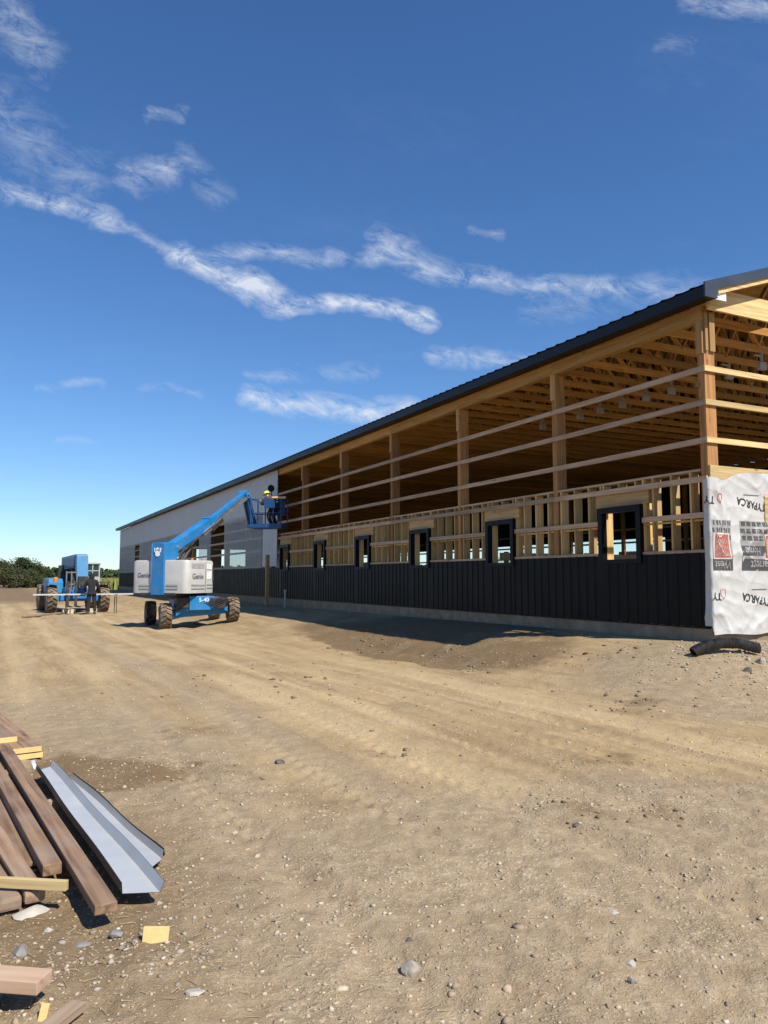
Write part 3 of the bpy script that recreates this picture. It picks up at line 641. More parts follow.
def wtext(s, px, py, size, m='ink', tilt=0, squash=1.0):
    x, z = onwrap(px, py); c, sn = math.cos(tilt), math.sin(tilt)
    M4 = frame4((x, 0, z), (-c, 0, -sn), (sn, 0, -c))
    return lettering(s, size, M4, m, WRP, 'printed_lettering', warpf, squash)
def wpanel(x0, x1, z0, z1, m, lift=.004, name='printed_panel'):
    n = 14; k = 14; vs = []; fs = []
    for i in range(n+1):
        for j in range(k+1):
            v = warpf(Vector((x0+(x1-x0)*i/n, 0, z0+(z1-z0)*j/k))); v.y += (.007-lift); vs.append(v)
    for i in range(n):
        for j in range(k): a = i*(k+1)+j; fs.append((a, a+k+1, a+k+2, a+1))
    mb = MB(); mb.add(vs, fs); return mb.build(name, m, WRP)
wtext('TYPAR.CA', 752, 504, .175, tilt=R(-9), squash=.82); wtext('TYPAR.CA', 757, 599, .175, tilt=R(-9), squash=.82)
wtext('TY', 711, 499, .17, tilt=R(-4), squash=.85); wtext('TY', 718, 596, .17, tilt=R(-4), squash=.85)
for px, py in ((720, 497), (724, 593), (767, 498)):
    x, z = onwrap(px, py)
    for a, b_ in (((-.05, .06), (-.05, -.03)), ((-.05, -.03), (0, -.085)), ((0, -.085), (.05, -.03)), ((.05, -.03), (.05, .06)), ((.05, .06), (-.05, .06))):
        p = Vector((x+a[0], 0, z+a[1])); q = Vector((x+b_[0], 0, z+b_[1])); d = (q-p).normalized(); nrm = Vector((-d.z, 0, d.x))*.009
        mb = MB(); mb.add([warpf(p+nrm), warpf(p-nrm), warpf(q-nrm), warpf(q+nrm)], [(0, 1, 2, 3)]); mb.build('printed_logo', 'inkp', WRP)
for x0, x1, red, big, sub in ((9.985, 10.41, (10.01, 10.37), 'West', None), (10.62, 11.50, (11.17, 11.60), 'Barrett', 'Home')):
    zt, zb = 2.46, 1.66
    wpanel(x0, x1, 1.86, zt, 'inkl', .003); wpanel(x0, x1, zb, zb+.19, 'inkg', .0035)
    for i in range(3):
        for j in range(7):
            w_ = (x1-x0)/7; xa = x0+j*w_+.008+(.0 if i % 2 else .02); wpanel(xa, min(xa+w_-.03, x1-.002), zt-.085-i*.115, zt-.012-i*.115, 'inkg', .0045)
    wpanel(x0+.005, x1, 1.90, 2.06, 'inkg', .0045) if sub else None
    wpanel(red[0], red[1], 1.84, 2.25, 'inkw', .0052); wpanel(red[0]+.02, red[1]-.02, 1.86, 2.23, 'inkr', .0060)
    xc, zc = (red[0]+red[1])/2, 2.04
    def wt2(s, x, z, size, m, sq=1): return lettering(s, size, frame4((x, 0, z), (-1, 0, 0), (0, 0, -1)), m, WRP, 'printed_lettering', warpf, sq)
    wt2('TYPAR', xc, zc+.09, .11, 'inkw', .9); wt2('HOME', xc, zc-.02, .11, 'inkw', .9); wt2('WRAP', xc, zc-.12, .10, 'inkw', .9)
    wt2(big, (x0+x1)/2, zb+.095, .17 if not sub else .20, 'inkw', .85)
    if sub: wt2(sub, x0+.27, 1.98, .17, 'inkw', .9)
wt2('. ------------', 10.95, 2.88, .10, 'ink', .9); wt2('. ------------', 11.05, 1.35, .10, 'ink', .9)

# timber standing by the finished wall, pipe stub, board against the wrap
x = 9.55; p0 = at_x(267, 599, x)
mb = MB().box(x-.07, x+.07, p0.y-.07, p0.y+.07, hz(x, p0.y)-.2, 2.45)
tag(mb.build('timber_post', 'osb', loc=(x, p0.y, hz(x, p0.y)), bevel=.006), 'weathered upright timber standing in front of the white siding edge', 'post')
x = 9.5; p0 = at_x(285, 600, x); gz = hz(x, p0.y)
mb = MB().tube([(x, p0.y, gz-.1), (x, p0.y, gz+.62), (x, p0.y, gz+.62)], .035, 12).tube([(x, p0.y, gz+.6), (x, p0.y, gz+.68)], .05, 12)
tag(mb.build('pipe_stub', 'greydk', loc=(x, p0.y, gz), smooth=True), 'short grey capped pipe sticking up from the dirt by the black siding', 'pipe')
px = at_y(766.5, 530, 8.5).x
mb = MB().box(px-.035, px+.10, 8.485, 8.515, 1.90, 2.88)
tag(mb.build('wall_brace', 'gablegirt', loc=(px, 8.5, 1.9)), 'yellow board fixed upright against the white house wrap', 'board')

# black drain pipe by the corner
a = at_y(693, 652, 8.12); b_ = at_y(760, 650, 7.70); pts = []; n = 90
for i in range(n+1):
    t = i/n; p = a.lerp(b_, t); gz = hz(p.x, p.y); arch = .075*math.sin(math.pi*min(1, t*1.02))**.8+.045*t
    pts.append(Vector((p.x, p.y+.05*math.sin(t*3), gz+.055+arch)))
rad = [.076+.0045*(1 if i % 2 else -1) for i in range(n+1)]
mb = MB().tube(pts, rad, 18, cap=False); rin = [.066]*len(pts); mb.tube(pts, rin, 18, cap=False)
o = len(mb.v)
def ring(i0, i1): mb.f.extend([(i0+k, i0+(k+1) % 18, i1+(k+1) % 18, i1+k) for k in range(18)])
ring(0, (n+1)*18); ring(n*18, (n+1)*18+n*18)
tag(mb.build('drain_pipe', 'pipe', loc=tuple(pts[0]), smooth=False), 'curved black corrugated drain pipe lying on gravel below the white house wrap', 'pipe')

# ------------------------------------------------------------------ wheels
def wheel(parent, c, rad, wid, lugs=17, turn=0, m='mud', side=1):
    """tyre with chevron lugs; rim on the outer side"""
    w = wid/2
    prof = [(-w*.72, rad*.56), (-w*.95, rad*.66), (-w, rad*.80), (-w*.95, rad*.86), (-w*.84, rad*.885), (0, rad*.895), (w*.84, rad*.885), (w*.95, rad*.86), (w, rad*.80), (w*.95, rad*.66), (w*.72, rad*.56)]
    mb = MB().lathe(prof, (0, 0, 0), (1, 0, 0), 40)
    for k in range(lugs):
        for s in (-1, 1):
            t0_ = 2*math.pi*(k+(.5 if s > 0 else 0))/lugs; dt = 2*math.pi/lugs*.42; vs = []
            for (q, tt) in ((0.02*w, t0_+dt*1.1), (s*w*.98, t0_)):
                for rr_ in (rad*.87 if abs(q) < w*.5 else rad*.80, rad*1.0 if abs(q) < w*.5 else rad*.965):
                    for d_ in (-dt*.42, dt*.42): vs.append((q, rr_*math.sin(tt+d_), rr_*math.cos(tt+d_)))
            mb.add(vs, [(0, 1, 3, 2), (4, 6, 7, 5), (0, 4, 5, 1), (2, 3, 7, 6), (0, 2, 6, 4), (1, 5, 7, 3)])
    o = mb.build('wheel', m, parent, smooth=True); o.location = c; o.rotation_euler = (0, 0, turn)
    r_ = MB().lathe([(side*w*.45, rad*.30), (side*w*.50, rad*.52), (side*w*.78, rad*.575), (side*w*.80, rad*.60), (side*w*.70, rad*.60)], (0, 0, 0), (1, 0, 0), 24)
    r_.lathe([(side*w*.3, rad*.2), (side*w*.85, rad*.18), (side*w*.9, rad*.10)], (0, 0, 0), (1, 0, 0), 16)
    r_.build('rim', 'greydk', o, smooth=True)
    return o

# ------------------------------------------------------------------ boom lift
LC = Vector((6.08, 27.5, -.10)); LF = empty('boom_lift', LC, 0, 'blue and grey boom lift with its platform raised to the white wall', 'boom lift')
lroll = math.atan2(.17, 2.28)
for (x, y, zg, sd) in ((5.01, 26.4, -.158, -1), (7.29, 26.4, .015, 1), (4.90, 28.6, -.13, -1), (7.2, 28.6, .015, 1)):
    wheel(LF, Vector((x, y, hz(x, y)+.425))-LC, .43, .36, 16, R(-4), 'mud' if x > 5.0 else 'rubber', sd)
def LB(mb, name, m, parent=LF, **k): return mb.build(name, m, parent, world=True, **k)
ch = MB()
ch.prism([(5.3, 26.15, .26), (5.55, 26.15, .42), (6.75, 26.15, .50), (7.05, 26.15, .40), (7.05, 26.15, .62), (6.75, 26.15, .78), (6.55, 26.15, .92), (5.75, 26.15, .86), (5.55, 26.15, .62), (5.3, 26.15, .5)], (0, .5, 0))
ch.box(5.55, 6.75, 26.65, 28.6, .42, .82).beam((5.2, 28.6, .35), (7.0, 28.6, .42), .3, .28)
ch.beam((5.15, 26.4, .30), (7.1, 26.4, .44), .22, .22)
chs = LB(ch, 'chassis', 'blue', bevel=.012)
LB(MB().box(5.72, 6.42, 26.02, 26.145, .46, .93), 'drive_cover', 'blue', chs, bevel=.02)
lettering('S-40', .19, frame4(Vector((6.2, 26.012, .80))-LC, (1, 0, 0), (0, 0, 1)), 'decal', chs)
hs_ = MB()
for i in range(7):
    x = 6.75+.06*i; hs_.tube([(x-.9+.02*i, 26.1, .85), (x-.3, 25.98, .62+.04*i), (x+.05, 26.08, .5+.05*i), (x+.2, 26.3, .48)], .016, 6)
for i in range(5): hs_.tube([(5.35+.04*i, 26.2, .75), (5.3+.05*i, 26.05, .5), (5.25, 26.25, .38)], .015, 6)
LB(hs_, 'hydraulic_hose', 'dark', smooth=True)
LB(MB().box(6.62, 6.95, 26.05, 26.4, .52, .86).box(5.3, 5.7, 26.0, 26.5, .55, .88), 'valve_box', 'dark', bevel=.02)
AZ = R(48); DV = Vector((math.sin(AZ), math.cos(AZ), 0)); NV = Vector((DV.y, -DV.x, 0)); TC = Vector((6.03, 27.5, 0))
def T(a, o, z): return TC+DV*a+NV*o+Vector((0, 0, z))
LB(MB().lathe([(.80, .62), (.86, .62), (.86, .75), (1.0, .75), (1.0, .66), (1.04, .66)], TC-DV*.15, (0, 0, 1), 32).prism([T(-1.75, -.7, .97), T(-1.75, .7, .97), T(-.2, .75, .97), T(.35, .6, .97), T(.35, -.6, .97), T(-.2, -.75, .97)], (0, 0, .07)), 'turntable', 'dark')
def rr_cover(o0, o1, a0, a1, z0, z1, rad=.22):
    pts = []; s = 1 if o1 > o0 else -1
    # plan loop with the outer corners rounded
    for (ca, co_, t0_, t1) in ((a0+rad, o1-s*rad, math.pi, math.pi/2), (a1-rad, o1-s*rad, math.pi/2, 0)):
        for k in range(6):
            t = t0_+(t1-t0_)*k/5; pts.append((ca+rad*math.cos(t), co_+s*rad*math.sin(t)))
    pts = [(a0, o0)]+pts+[(a1, o0)]
    ins = lambda q, d: (q[0]+(d if q[0] < (a0+a1)/2 else -d), q[1]-(s*d if abs(q[1]-o0) > .3 else 0))
    mb = MB(); loops = [[T(*q, z0) for q in pts], [T(*q, z1-.07) for q in pts], [T(*ins(q, .02), z1-.02) for q in pts], [T(*ins(q, .07), z1) for q in pts]]
    n = len(pts); mb.v = [tuple(v) for l in loops for v in l]
    for i in range(3): mb.f += [(i*n+k, i*n+(k+1) % n, (i+1)*n+(k+1) % n, (i+1)*n+k) for k in range(n)]
    mb.f += [tuple(range(n))[::-1], tuple(range(3*n, 4*n))]
    return LB(mb, 'engine_cover', 'grey', smooth=True)
for s in (1, -1):
    A1 = -.10; cv = rr_cover(s*.25, s*1.13, -1.72, A1, 1.03, 2.13)
    O = s*1.133
    # louvres, vent panel, seams, recess
    lv = MB()
    for z in (1.16, 1.27): lv.prism([T(-1.48, O, z), T(-.74, O, z), T(-.74, O+s*.02, z+.012), T(-1.48, O+s*.02, z+.012)], (0, 0, .05))
    LB(lv, 'louvre', 'greydk', cv)
    lv = MB()
    for z in (1.18, 1.29): lv.prism([T(-.62, O, z), T(-.28, O, z), T(-.28, O+s*.018, z+.01), T(-.62, O+s*.018, z+.01)], (0, 0, .045))
    for z in (1.16, 1.27): lv.prism([T(-1.723, s*.32, z), T(-1.723, s*.78, z), T(-1.74, s*.78, z+.01), T(-1.74, s*.32, z+.01)], (0, 0, .05))
    LB(lv, 'louvre', 'greydk', cv)
    LB(MB().prism([T(-1.48, O, 1.86), T(-.76, O, 1.86), T(-.76, O, 2.02), T(-1.48, O, 2.02)], NV*s*.006), 'vent_panel', 'greydk', cv)
    LB(MB().prism([T(-.69, O, 1.06), T(-.675, O, 1.06), T(-.675, O, 2.08), T(-.69, O, 2.08)], NV*s*.004).prism([T(-.28, O, 1.40), T(-.21, O, 1.40), T(-.21, O, 1.98), T(-.28, O, 1.98)], NV*s*.006), 'cover_seam', 'dark', cv)
    LB(MB().prism([T(-.62, O, 1.83), T(-.34, O, 1.83), T(-.34, O, 2.0), T(-.62, O, 2.0)], NV*s*.012).prism([T(-.60, O, 1.5), T(-.34, O, 1.5), T(-.34, O, 1.76), T(-.60, O, 1.76)], NV*s*.006), 'control_panel', 'decal', cv)
    M4 = frame4(T(-1.12, O+s*.004, 1.58)-LC, DV*s, (0, 0, 1)); lettering('Genie', .26, M4, 'dkdecal', cv)
    M4 = frame4(T(-1.726, s*.6, 1.62)-LC, NV, (0, 0, 1)); lettering('Genie', .22, M4, 'dkdecal', cv) if s < 0 else None
# blue mast at the tail
ms = LB(MB().prism([T(-1.80, -.245, .98), T(-1.80, .245, .98), T(-1.80, .245, 2.66), T(-1.77, .22, 2.72), T(-1.77, -.22, 2.72), T(-1.80, -.245, 2.66)], DV*.30), 'mast', 'blue')
LB(MB().prism([T(-1.50, .24, 2.0), T(-1.15, .24, 2.0), T(-1.0, .24, 2.5), T(-1.1, .24, 2.74), T(-1.50, .24, 2.70)], -NV*.06).prism([T(-1.50, -.24, 2.0), T(-1.15, -.24, 2.0), T(-1.0, -.24, 2.5), T(-1.1, -.24, 2.74), T(-1.50, -.24, 2.70)], NV*.06), 'mast_cheek', 'blue', ms)
crest = [(-.14, .10), (-.06, .07), (0, .12), (.06, .07), (.14, .10), (.14, -.02), (.09, -.08), (.09, -.16), (0, -.20), (-.09, -.16), (-.09, -.08), (-.14, -.02)]
LB(MB().prism([T(-1.802, x, 2.44+z) for x, z in crest], -DV*.004), 'crest_decal', 'decal', ms)
lettering('S-40', .12, frame4(T(-1.808, 0, 2.46)-LC, NV, (0, 0, 1)), 'blue', ms)
LB(MB().box(5.1, 5.7, 27.2, 27.7, 1.05, 2.2).prism([T(-1.3, -.22, 1.1), T(.2, -.22, 1.1), T(.2, .22, 1.1), T(-1.3, .22, 1.1)], (0, 0, .9)), 'engine', 'dark')
# boom, measured along its own vertical plane
def pbl(px, py):
    q = ray(px, py); return Vector((0, 0, CAMZ))+q*(NV.dot(TC)/NV.dot(q))
bs = pbl(172.5, 547); b1 = pbl(207, 523.5); tipx = pbl(244, 494.5); bd = (tipx-bs).normalized()
bo = LB(MB().beam(bs-bd*.15, b1, .32, .36), 'boom', 'blue', bevel=.03)
LB(MB().beam(b1-bd*.02, b1+bd*.10, .36, .44), 'boom_collar', 'blue', bo, bevel=.02)
LB(MB().beam(b1+bd*.1, tipx, .20, .24), 'boom_extension', 'blue', bo, bevel=.02)
nrm_ = NV
upb = nrm_.cross(bd)*-1 if nrm_.cross(bd).z < 0 else nrm_.cross(bd)
LB(MB().beam(bs+bd*1.6-upb*.24+NV*.17, tipx-upb*.10+NV*.14, .08, .13), 'cable_track', 'steel', bo)
LB(MB().beam(b1-bd*.05-upb*.24+NV*.16, b1+bd*.75-upb*.16+NV*.16, .10, .16), 'cable_guide', 'dark', bo)
LB(MB().beam(bs-bd*.05-upb*.215, bs+bd*.35-upb*.215, .36, .05), 'boom_collar', 'dark', bo)
for o_ in (-.19, .19, .215):
    LB(MB().tube([T(-1.2, o_, 2.15), bs+bd*.35-upb*.22+NV*o_, b1-upb*.12+NV*o_, b1+bd*.5-upb*.05+NV*o_*.7, tipx+NV*o_*.62-upb*.02], .014, 6), 'hydraulic_hose', 'dark', smooth=True)
LB(MB().tube([bs-NV*.27, bs+NV*.27], .06, 14), 'pivot_pin', 'steel', smooth=True); LB(MB().tube([tipx-NV*.24, tipx+NV*.24], .045, 12), 'pivot_pin', 'steel', smooth=True)
LB(MB().tube([T(-.55, 0, 2.0), bs+bd*1.35-upb*.3], .085, 12).tube([T(-.75, .1, 2.0), bs+bd*.9-upb*.25], .05, 12), 'lift_cylinder', 'dark', smooth=True)
LB(MB().tube([T(-.3, .3, 2.13), T(-.3, .3, 2.22)], .05, 10).tube([T(.1, .45, 2.13), T(.1, .45, 2.21)], .05, 10), 'warning_lamp', 'orange', smooth=True)
LB(MB().lathe([(-.2, .10), (-.2, .16), (.2, .16), (.2, .10)], tipx, NV, 16).beam(tipx, tipx+bd*.18-Vector((0, 0, .05)), .22, .28), 'boom_head', 'blue', smooth=True)
# jib: two dark struts that hang from the boom head
jt = tipx+bd*.08; jb = pbl(252.5, 526.5)
j = MB()
for o_ in (-.13, .13):
    j.beam(jt+NV*o_*.6-bd*.05, jb+NV*o_*.6-DV*.10, .06, .10, up=DV); j.beam(jt+NV*o_*.6+bd*.12, jb+NV*o_*.6+DV*.12, .07, .13, up=DV)
j.beam(jb-DV*.25, jb+DV*.3, .24, .14)
LB(j, 'jib', 'bluedk')
# platform: long axis square to the boom
PC = Vector((9.15, 28.20, 0)); fz = at_x(268, 528.5, 9.12).z+.02; PU = (NV+DV*.12).normalized(); PV = Vector((-PU.y, PU.x, 0))
hl, hw = .62, .33; ht = 1.08
def Q(a, b_, z): return PC+PU*a+PV*b_+Vector((0, 0, fz+z))
pl = LB(MB().prism([Q(-hl, -hw, -.03), Q(hl, -hw, -.03), Q(hl, hw, -.03), Q(-hl, hw, -.03)], (0, 0, .05)), 'platform', 'bluedk')
rl = MB()
for z in (.06, .55, ht):
    rl.tube([Q(-hl, -hw, z), Q(hl, -hw, z)], .015, 8).tube([Q(hl, -hw, z), Q(hl, hw, z)], .019, 8).tube([Q(hl, hw, z), Q(-hl, hw, z)], .019, 8).tube([Q(-hl, hw, z), Q(-hl, -hw, z)], .019, 8)
for a in (-hl, -.3, .3, hl):
    for b_ in (-hw, hw): rl.tube([Q(a, b_, 0), Q(a, b_, ht)], .021, 8)
LB(rl, 'guard_rail', 'bluerail', pl, smooth=True)
LB(MB().prism([Q(-hl, -hw, 0), Q(hl, -hw, 0), Q(hl, -hw-.012, 0), Q(-hl, -hw-.012, 0)], (0, 0, .14)).prism([Q(hl+.02, -hw, 0), Q(hl+.02, hw, 0), Q(hl+.03, hw, 0), Q(hl+.03, -hw, 0)], (0, 0, .14)), 'toe_board', 'bluedk', pl)
LB(MB().prism([Q(.02, -hw-.03, .72), Q(.38, -hw-.03, .72), Q(.38, -hw-.03, 1.02), Q(.02, -hw-.03, 1.06)], -PV*.18), 'control_box', 'bluedk', pl)
LB(MB().prism([Q(.15, hw, .5), Q(.5, hw, .5), Q(.5, hw, 1.0), Q(.15, hw, 1.0)], PV*.03), 'document_holder', 'bluedk', pl)
LB(MB().tube([Q(.25, -hw+.01, ht+.035), Q(.80, -hw+.01, ht+.04)], .045, 10), 'rail_pad', 'yelb', pl, smooth=True)
LB(MB().tube([Q(-.1, -hw-.02, -.03), Q(-.1, -hw-.05, -1.0), Q(-.12, -hw-.05, -2.3)], .008, 6), 'hanging_cable', 'dark', pl)

# dark dish lamp on the siding edge
lp = at_x(271, 488, 9.72); lm = empty('wall_lamp', Vector((9.98, lp.y+.15, lp.z-.25)), 0, 'round black dish lamp on a bent arm at the edge of the white siding', 'lamp')
LB(MB().tube([(9.99, lp.y+.15, lp.z-.45), (9.86, lp.y+.15, lp.z-.42), (9.78, lp.y+.1, lp.z-.25), (9.75, lp.y+.02, lp.z-.04)], .022, 8).lathe([(0, .07), (.03, .07)], (9.985, lp.y+.15, lp.z-.45), (-1, 0, 0), 12), 'lamp_arm', 'dark', lm, smooth=True)
LB(MB().lathe([(-.02, .04), (.0, .09), (.04, .13), (.08, .145), (.085, .135), (.05, .12)], (9.76, lp.y, lp.z), (-.65, -.7, -.25), 24), 'lamp_shade', 'frame', lm, smooth=True)

# ------------------------------------------------------------------ telehandler
TH = empty('telehandler', (3.28, 38.3, -.03), R(4), 'blue telescopic handler with muddy tyres parked behind the worker', 'telehandler')
for (x, y, s) in ((-1.13, 0, -1), (1.13, 0, 1), (-1.13, 3.2, -1), (1.13, 3.2, 1)):
    w_ = TH.matrix_world if False else None
    cx = 3.28+x*math.cos(R(4))-y*math.sin(R(4)); cy = 38.3+x*math.sin(R(4))+y*math.cos(R(4))
    wheel(TH, (x, y, hz(cx, cy)+.03+.63), .64, .42, 18, 0, 'mud', s)
def TB(mb, name, m, parent=TH, **k): return mb.build(name, m, parent, **k)
TB(MB().box(-.55, .55, -.35, 4.1, .55, 1.12).box(-.9, .9, -.18, .18, .50, .78).box(-.9, .9, 3.02, 3.38, .50, .78), 'chassis', 'blue', bevel=.02)
TB(MB().prism([(-1.15, .75, .85), (-1.15, 3.0, .85), (-1.15, 3.0, 1.35), (-1.15, 2.6, 1.55), (-1.15, 1.0, 1.52), (-1.15, .75, 1.35)], (.62, 0, 0)), 'engine_hood', 'bluelt', bevel=.03)
TB(MB().box(-1.34, -.90, -.55, .55, 1.34, 1.38).box(-1.34, -1.30, -.55, .55, 1.2, 1.38), 'fender', 'bluelt', bevel=.01)
TB(MB().box(.90, 1.34, -.55, .45, 1.34, 1.38), 'fender', 'dark', bevel=.01)
TB(MB().lathe([(0, .09), (.14, .10), (.2, .06)], (-.98, -.1, 1.39), (0, 0, 1), 12), 'beacon', 'orange', smooth=True)
cb = TB(MB().box(.48, 1.12, .9, 2.5, .9, 1.62).box(.46, 1.14, .86, 2.54, 2.22, 2.29).box(.48, .54, .9, .96, 1.62, 2.22).box(1.06, 1.12, .9, .96, 1.62, 2.22).box(.48, .54, 2.44, 2.5, 1.62, 2.22).box(1.06, 1.12, 2.44, 2.5, 1.62, 2.22).box(.76, .80, .9, .95, 1.62, 2.22).box(.54, 1.06, .9, .95, 1.88, 1.92), 'cab', 'cabp')
TB(MB().box(.54, .76, .92, .93, 1.62, 2.22).box(.80, 1.06, .92, .93, 1.62, 2.22).box(.50, .51, .96, 2.44, 1.62, 2.22).box(1.09, 1.10, .96, 2.44, 1.62, 2.22), 'cab_glass', 'glass', cb)
tb = TB(MB().prism([(-.14, -.1, 2.05), (-.14, -.1, 2.60), (-.14, .1, 2.66), (-.14, 4.4, 2.60), (-.14, 4.4, 1.98)], (.46, 0, 0)), 'boom', 'bluelt', bevel=.02)
TB(MB().box(-.152, -.142, .3, 3.9, 2.10, 2.5), 'boom_side_shade', 'bluedk', tb)  # darker blue sheet paints shade on the boom side away from the sun
TB(MB().tube([(-.17, 4.2, 2.1), (-.18, 2.0, 2.06), (-.18, .2, 2.1), (-.16, -.3, 1.8)], .02, 6), 'hydraulic_hose', 'dark', tb)
TB(MB().box(-.148, -.143, -.09, .25, 2.08, 2.58), 'boom_collar', 'dark', tb)
TB(MB().prism([(-.16, -.1, 2.66), (-.16, -.42, 2.60), (-.16, -.58, 1.62), (-.16, -.40, 1.55), (-.16, -.12, 2.0)], (.50, 0, 0)), 'boom_head', 'bluelt', tb, bevel=.02)
TB(MB().lathe([(0, .10), (.01, .10)], (.09, -.52, 1.9), (0, -1, .15), 14), 'boom_decal', 'decal', tb)
TB(MB().tube([(.09, .6, 1.1), (.09, 2.4, 2.1)], .07, 10), 'lift_cylinder', 'dark', smooth=True)
TB(MB().box(-.30, .35, 3.5, 4.3, 1.0, 2.2), 'lift_frame', 'dark', bevel=.03)
fc = MB()
for x in (-.66, -.45, -.22): fc.box(x, x+.05, -.92, -.86, .95, 1.86)
for z in (.95, 1.25, 1.78): fc.box(-.66, -.17, -.90, -.84, z, z+.06)
fcr = TB(fc, 'fork_carriage', 'iron')
for x in (-.62, -.28): TB(MB().box(x, x+.11, -1.0, -.93, .28, 1.4).box(x, x+.11, -2.1, -1.0, .28, .33), 'fork', 'dark', fcr)
TB(MB().box(-.1, .35, -.85, -.4, 1.2, 1.6), 'tilt_frame', 'dark')
TB(MB().box(1.14, 1.17, .8, .9, 1.75, 1.98).tube([(1.1, .92, 1.8), (1.16, .85, 1.85)], .012, 6), 'side_mirror', 'dark')
TB(MB().box(-.5, .5, -.45, -.352, .62, .85), 'front_bumper', 'blue', bevel=.02)

# white trim on trestles, boards and blocks on the ground
ty = 36.75; xl, xr = at_y(33, 595, ty).x, at_y(133, 594, ty).x
tag(MB().box(xl, xr, ty-.07, ty+.07, .80, .835).box(xl, xr, ty-.07, ty-.062, .775, .80).build('trim_length', 'white', loc=(xl, ty, .8)), 'long white metal trim length lying level across two trestles', 'trim')
for k, x in enumerate((xl+1.35, xr-.75)):
    t = empty('trestle', (x, ty, hz(x, ty)), 0, ('thin dark trestle under the white trim, in front of the telehandler', 'thin dark trestle under the white trim, beside the boom lift')[k], 'trestle', 'trestles holding the white trim')
    zt = .798-hz(x, ty)
    MB().box(-.03, .03, -.35, .35, zt-.04, zt).build('top_rail', 'dark', t)
    for sy in (-1, 1): MB().beam((0, sy*.28, zt-.08), (.0, sy*.36, 0), .035, .035).build('leg', 'dark', t)
def lying(name, m, a, b_, w, h, label, cat, bevel=.004, up=(0, 0, 1), group=None):
    a = Vector(a); b_ = Vector(b_); c = (a+b_)/2; d = b_-a; ln = d.length; rz = math.atan2(d.y, d.x); ry = -math.asin(d.z/ln)
    o = MB().box(-ln/2, ln/2, -w/2, w/2, -h/2, h/2).build(name, m, bevel=bevel); o.location = c; o.rotation_euler = (0, ry, rz)
    return tag(o, label, cat, group)
p = at_z(24, 617.5, -.05); q = at_z(64, 613.5, -.05)
lying('lumber_board', 'oldw', (p.x, p.y, hz(p.x, p.y)+.05), (q.x, q.y, hz(q.x, q.y)+.05), .25, .05, 'long dark board lying on the dirt in front of the telehandler', 'board')
for px, py, w, lab in ((67, 613.5, .40, 'small pale block on the dirt left of the dark-clothed worker'), (72.5, 613.5, .22, 'narrow pale block next to a wider one on the dirt'), (96.5, 612, .62, 'pale oblong block on the dirt right of the dark-clothed worker')):
    p = at_z(px, py, -.05); lying('wood_block', 'cream', (p.x-w/2, p.y, hz(p.x, p.y)+.09), (p.x+w/2, p.y+.05, hz(p.x, p.y)+.09), .2, .19, lab, 'block', .01)

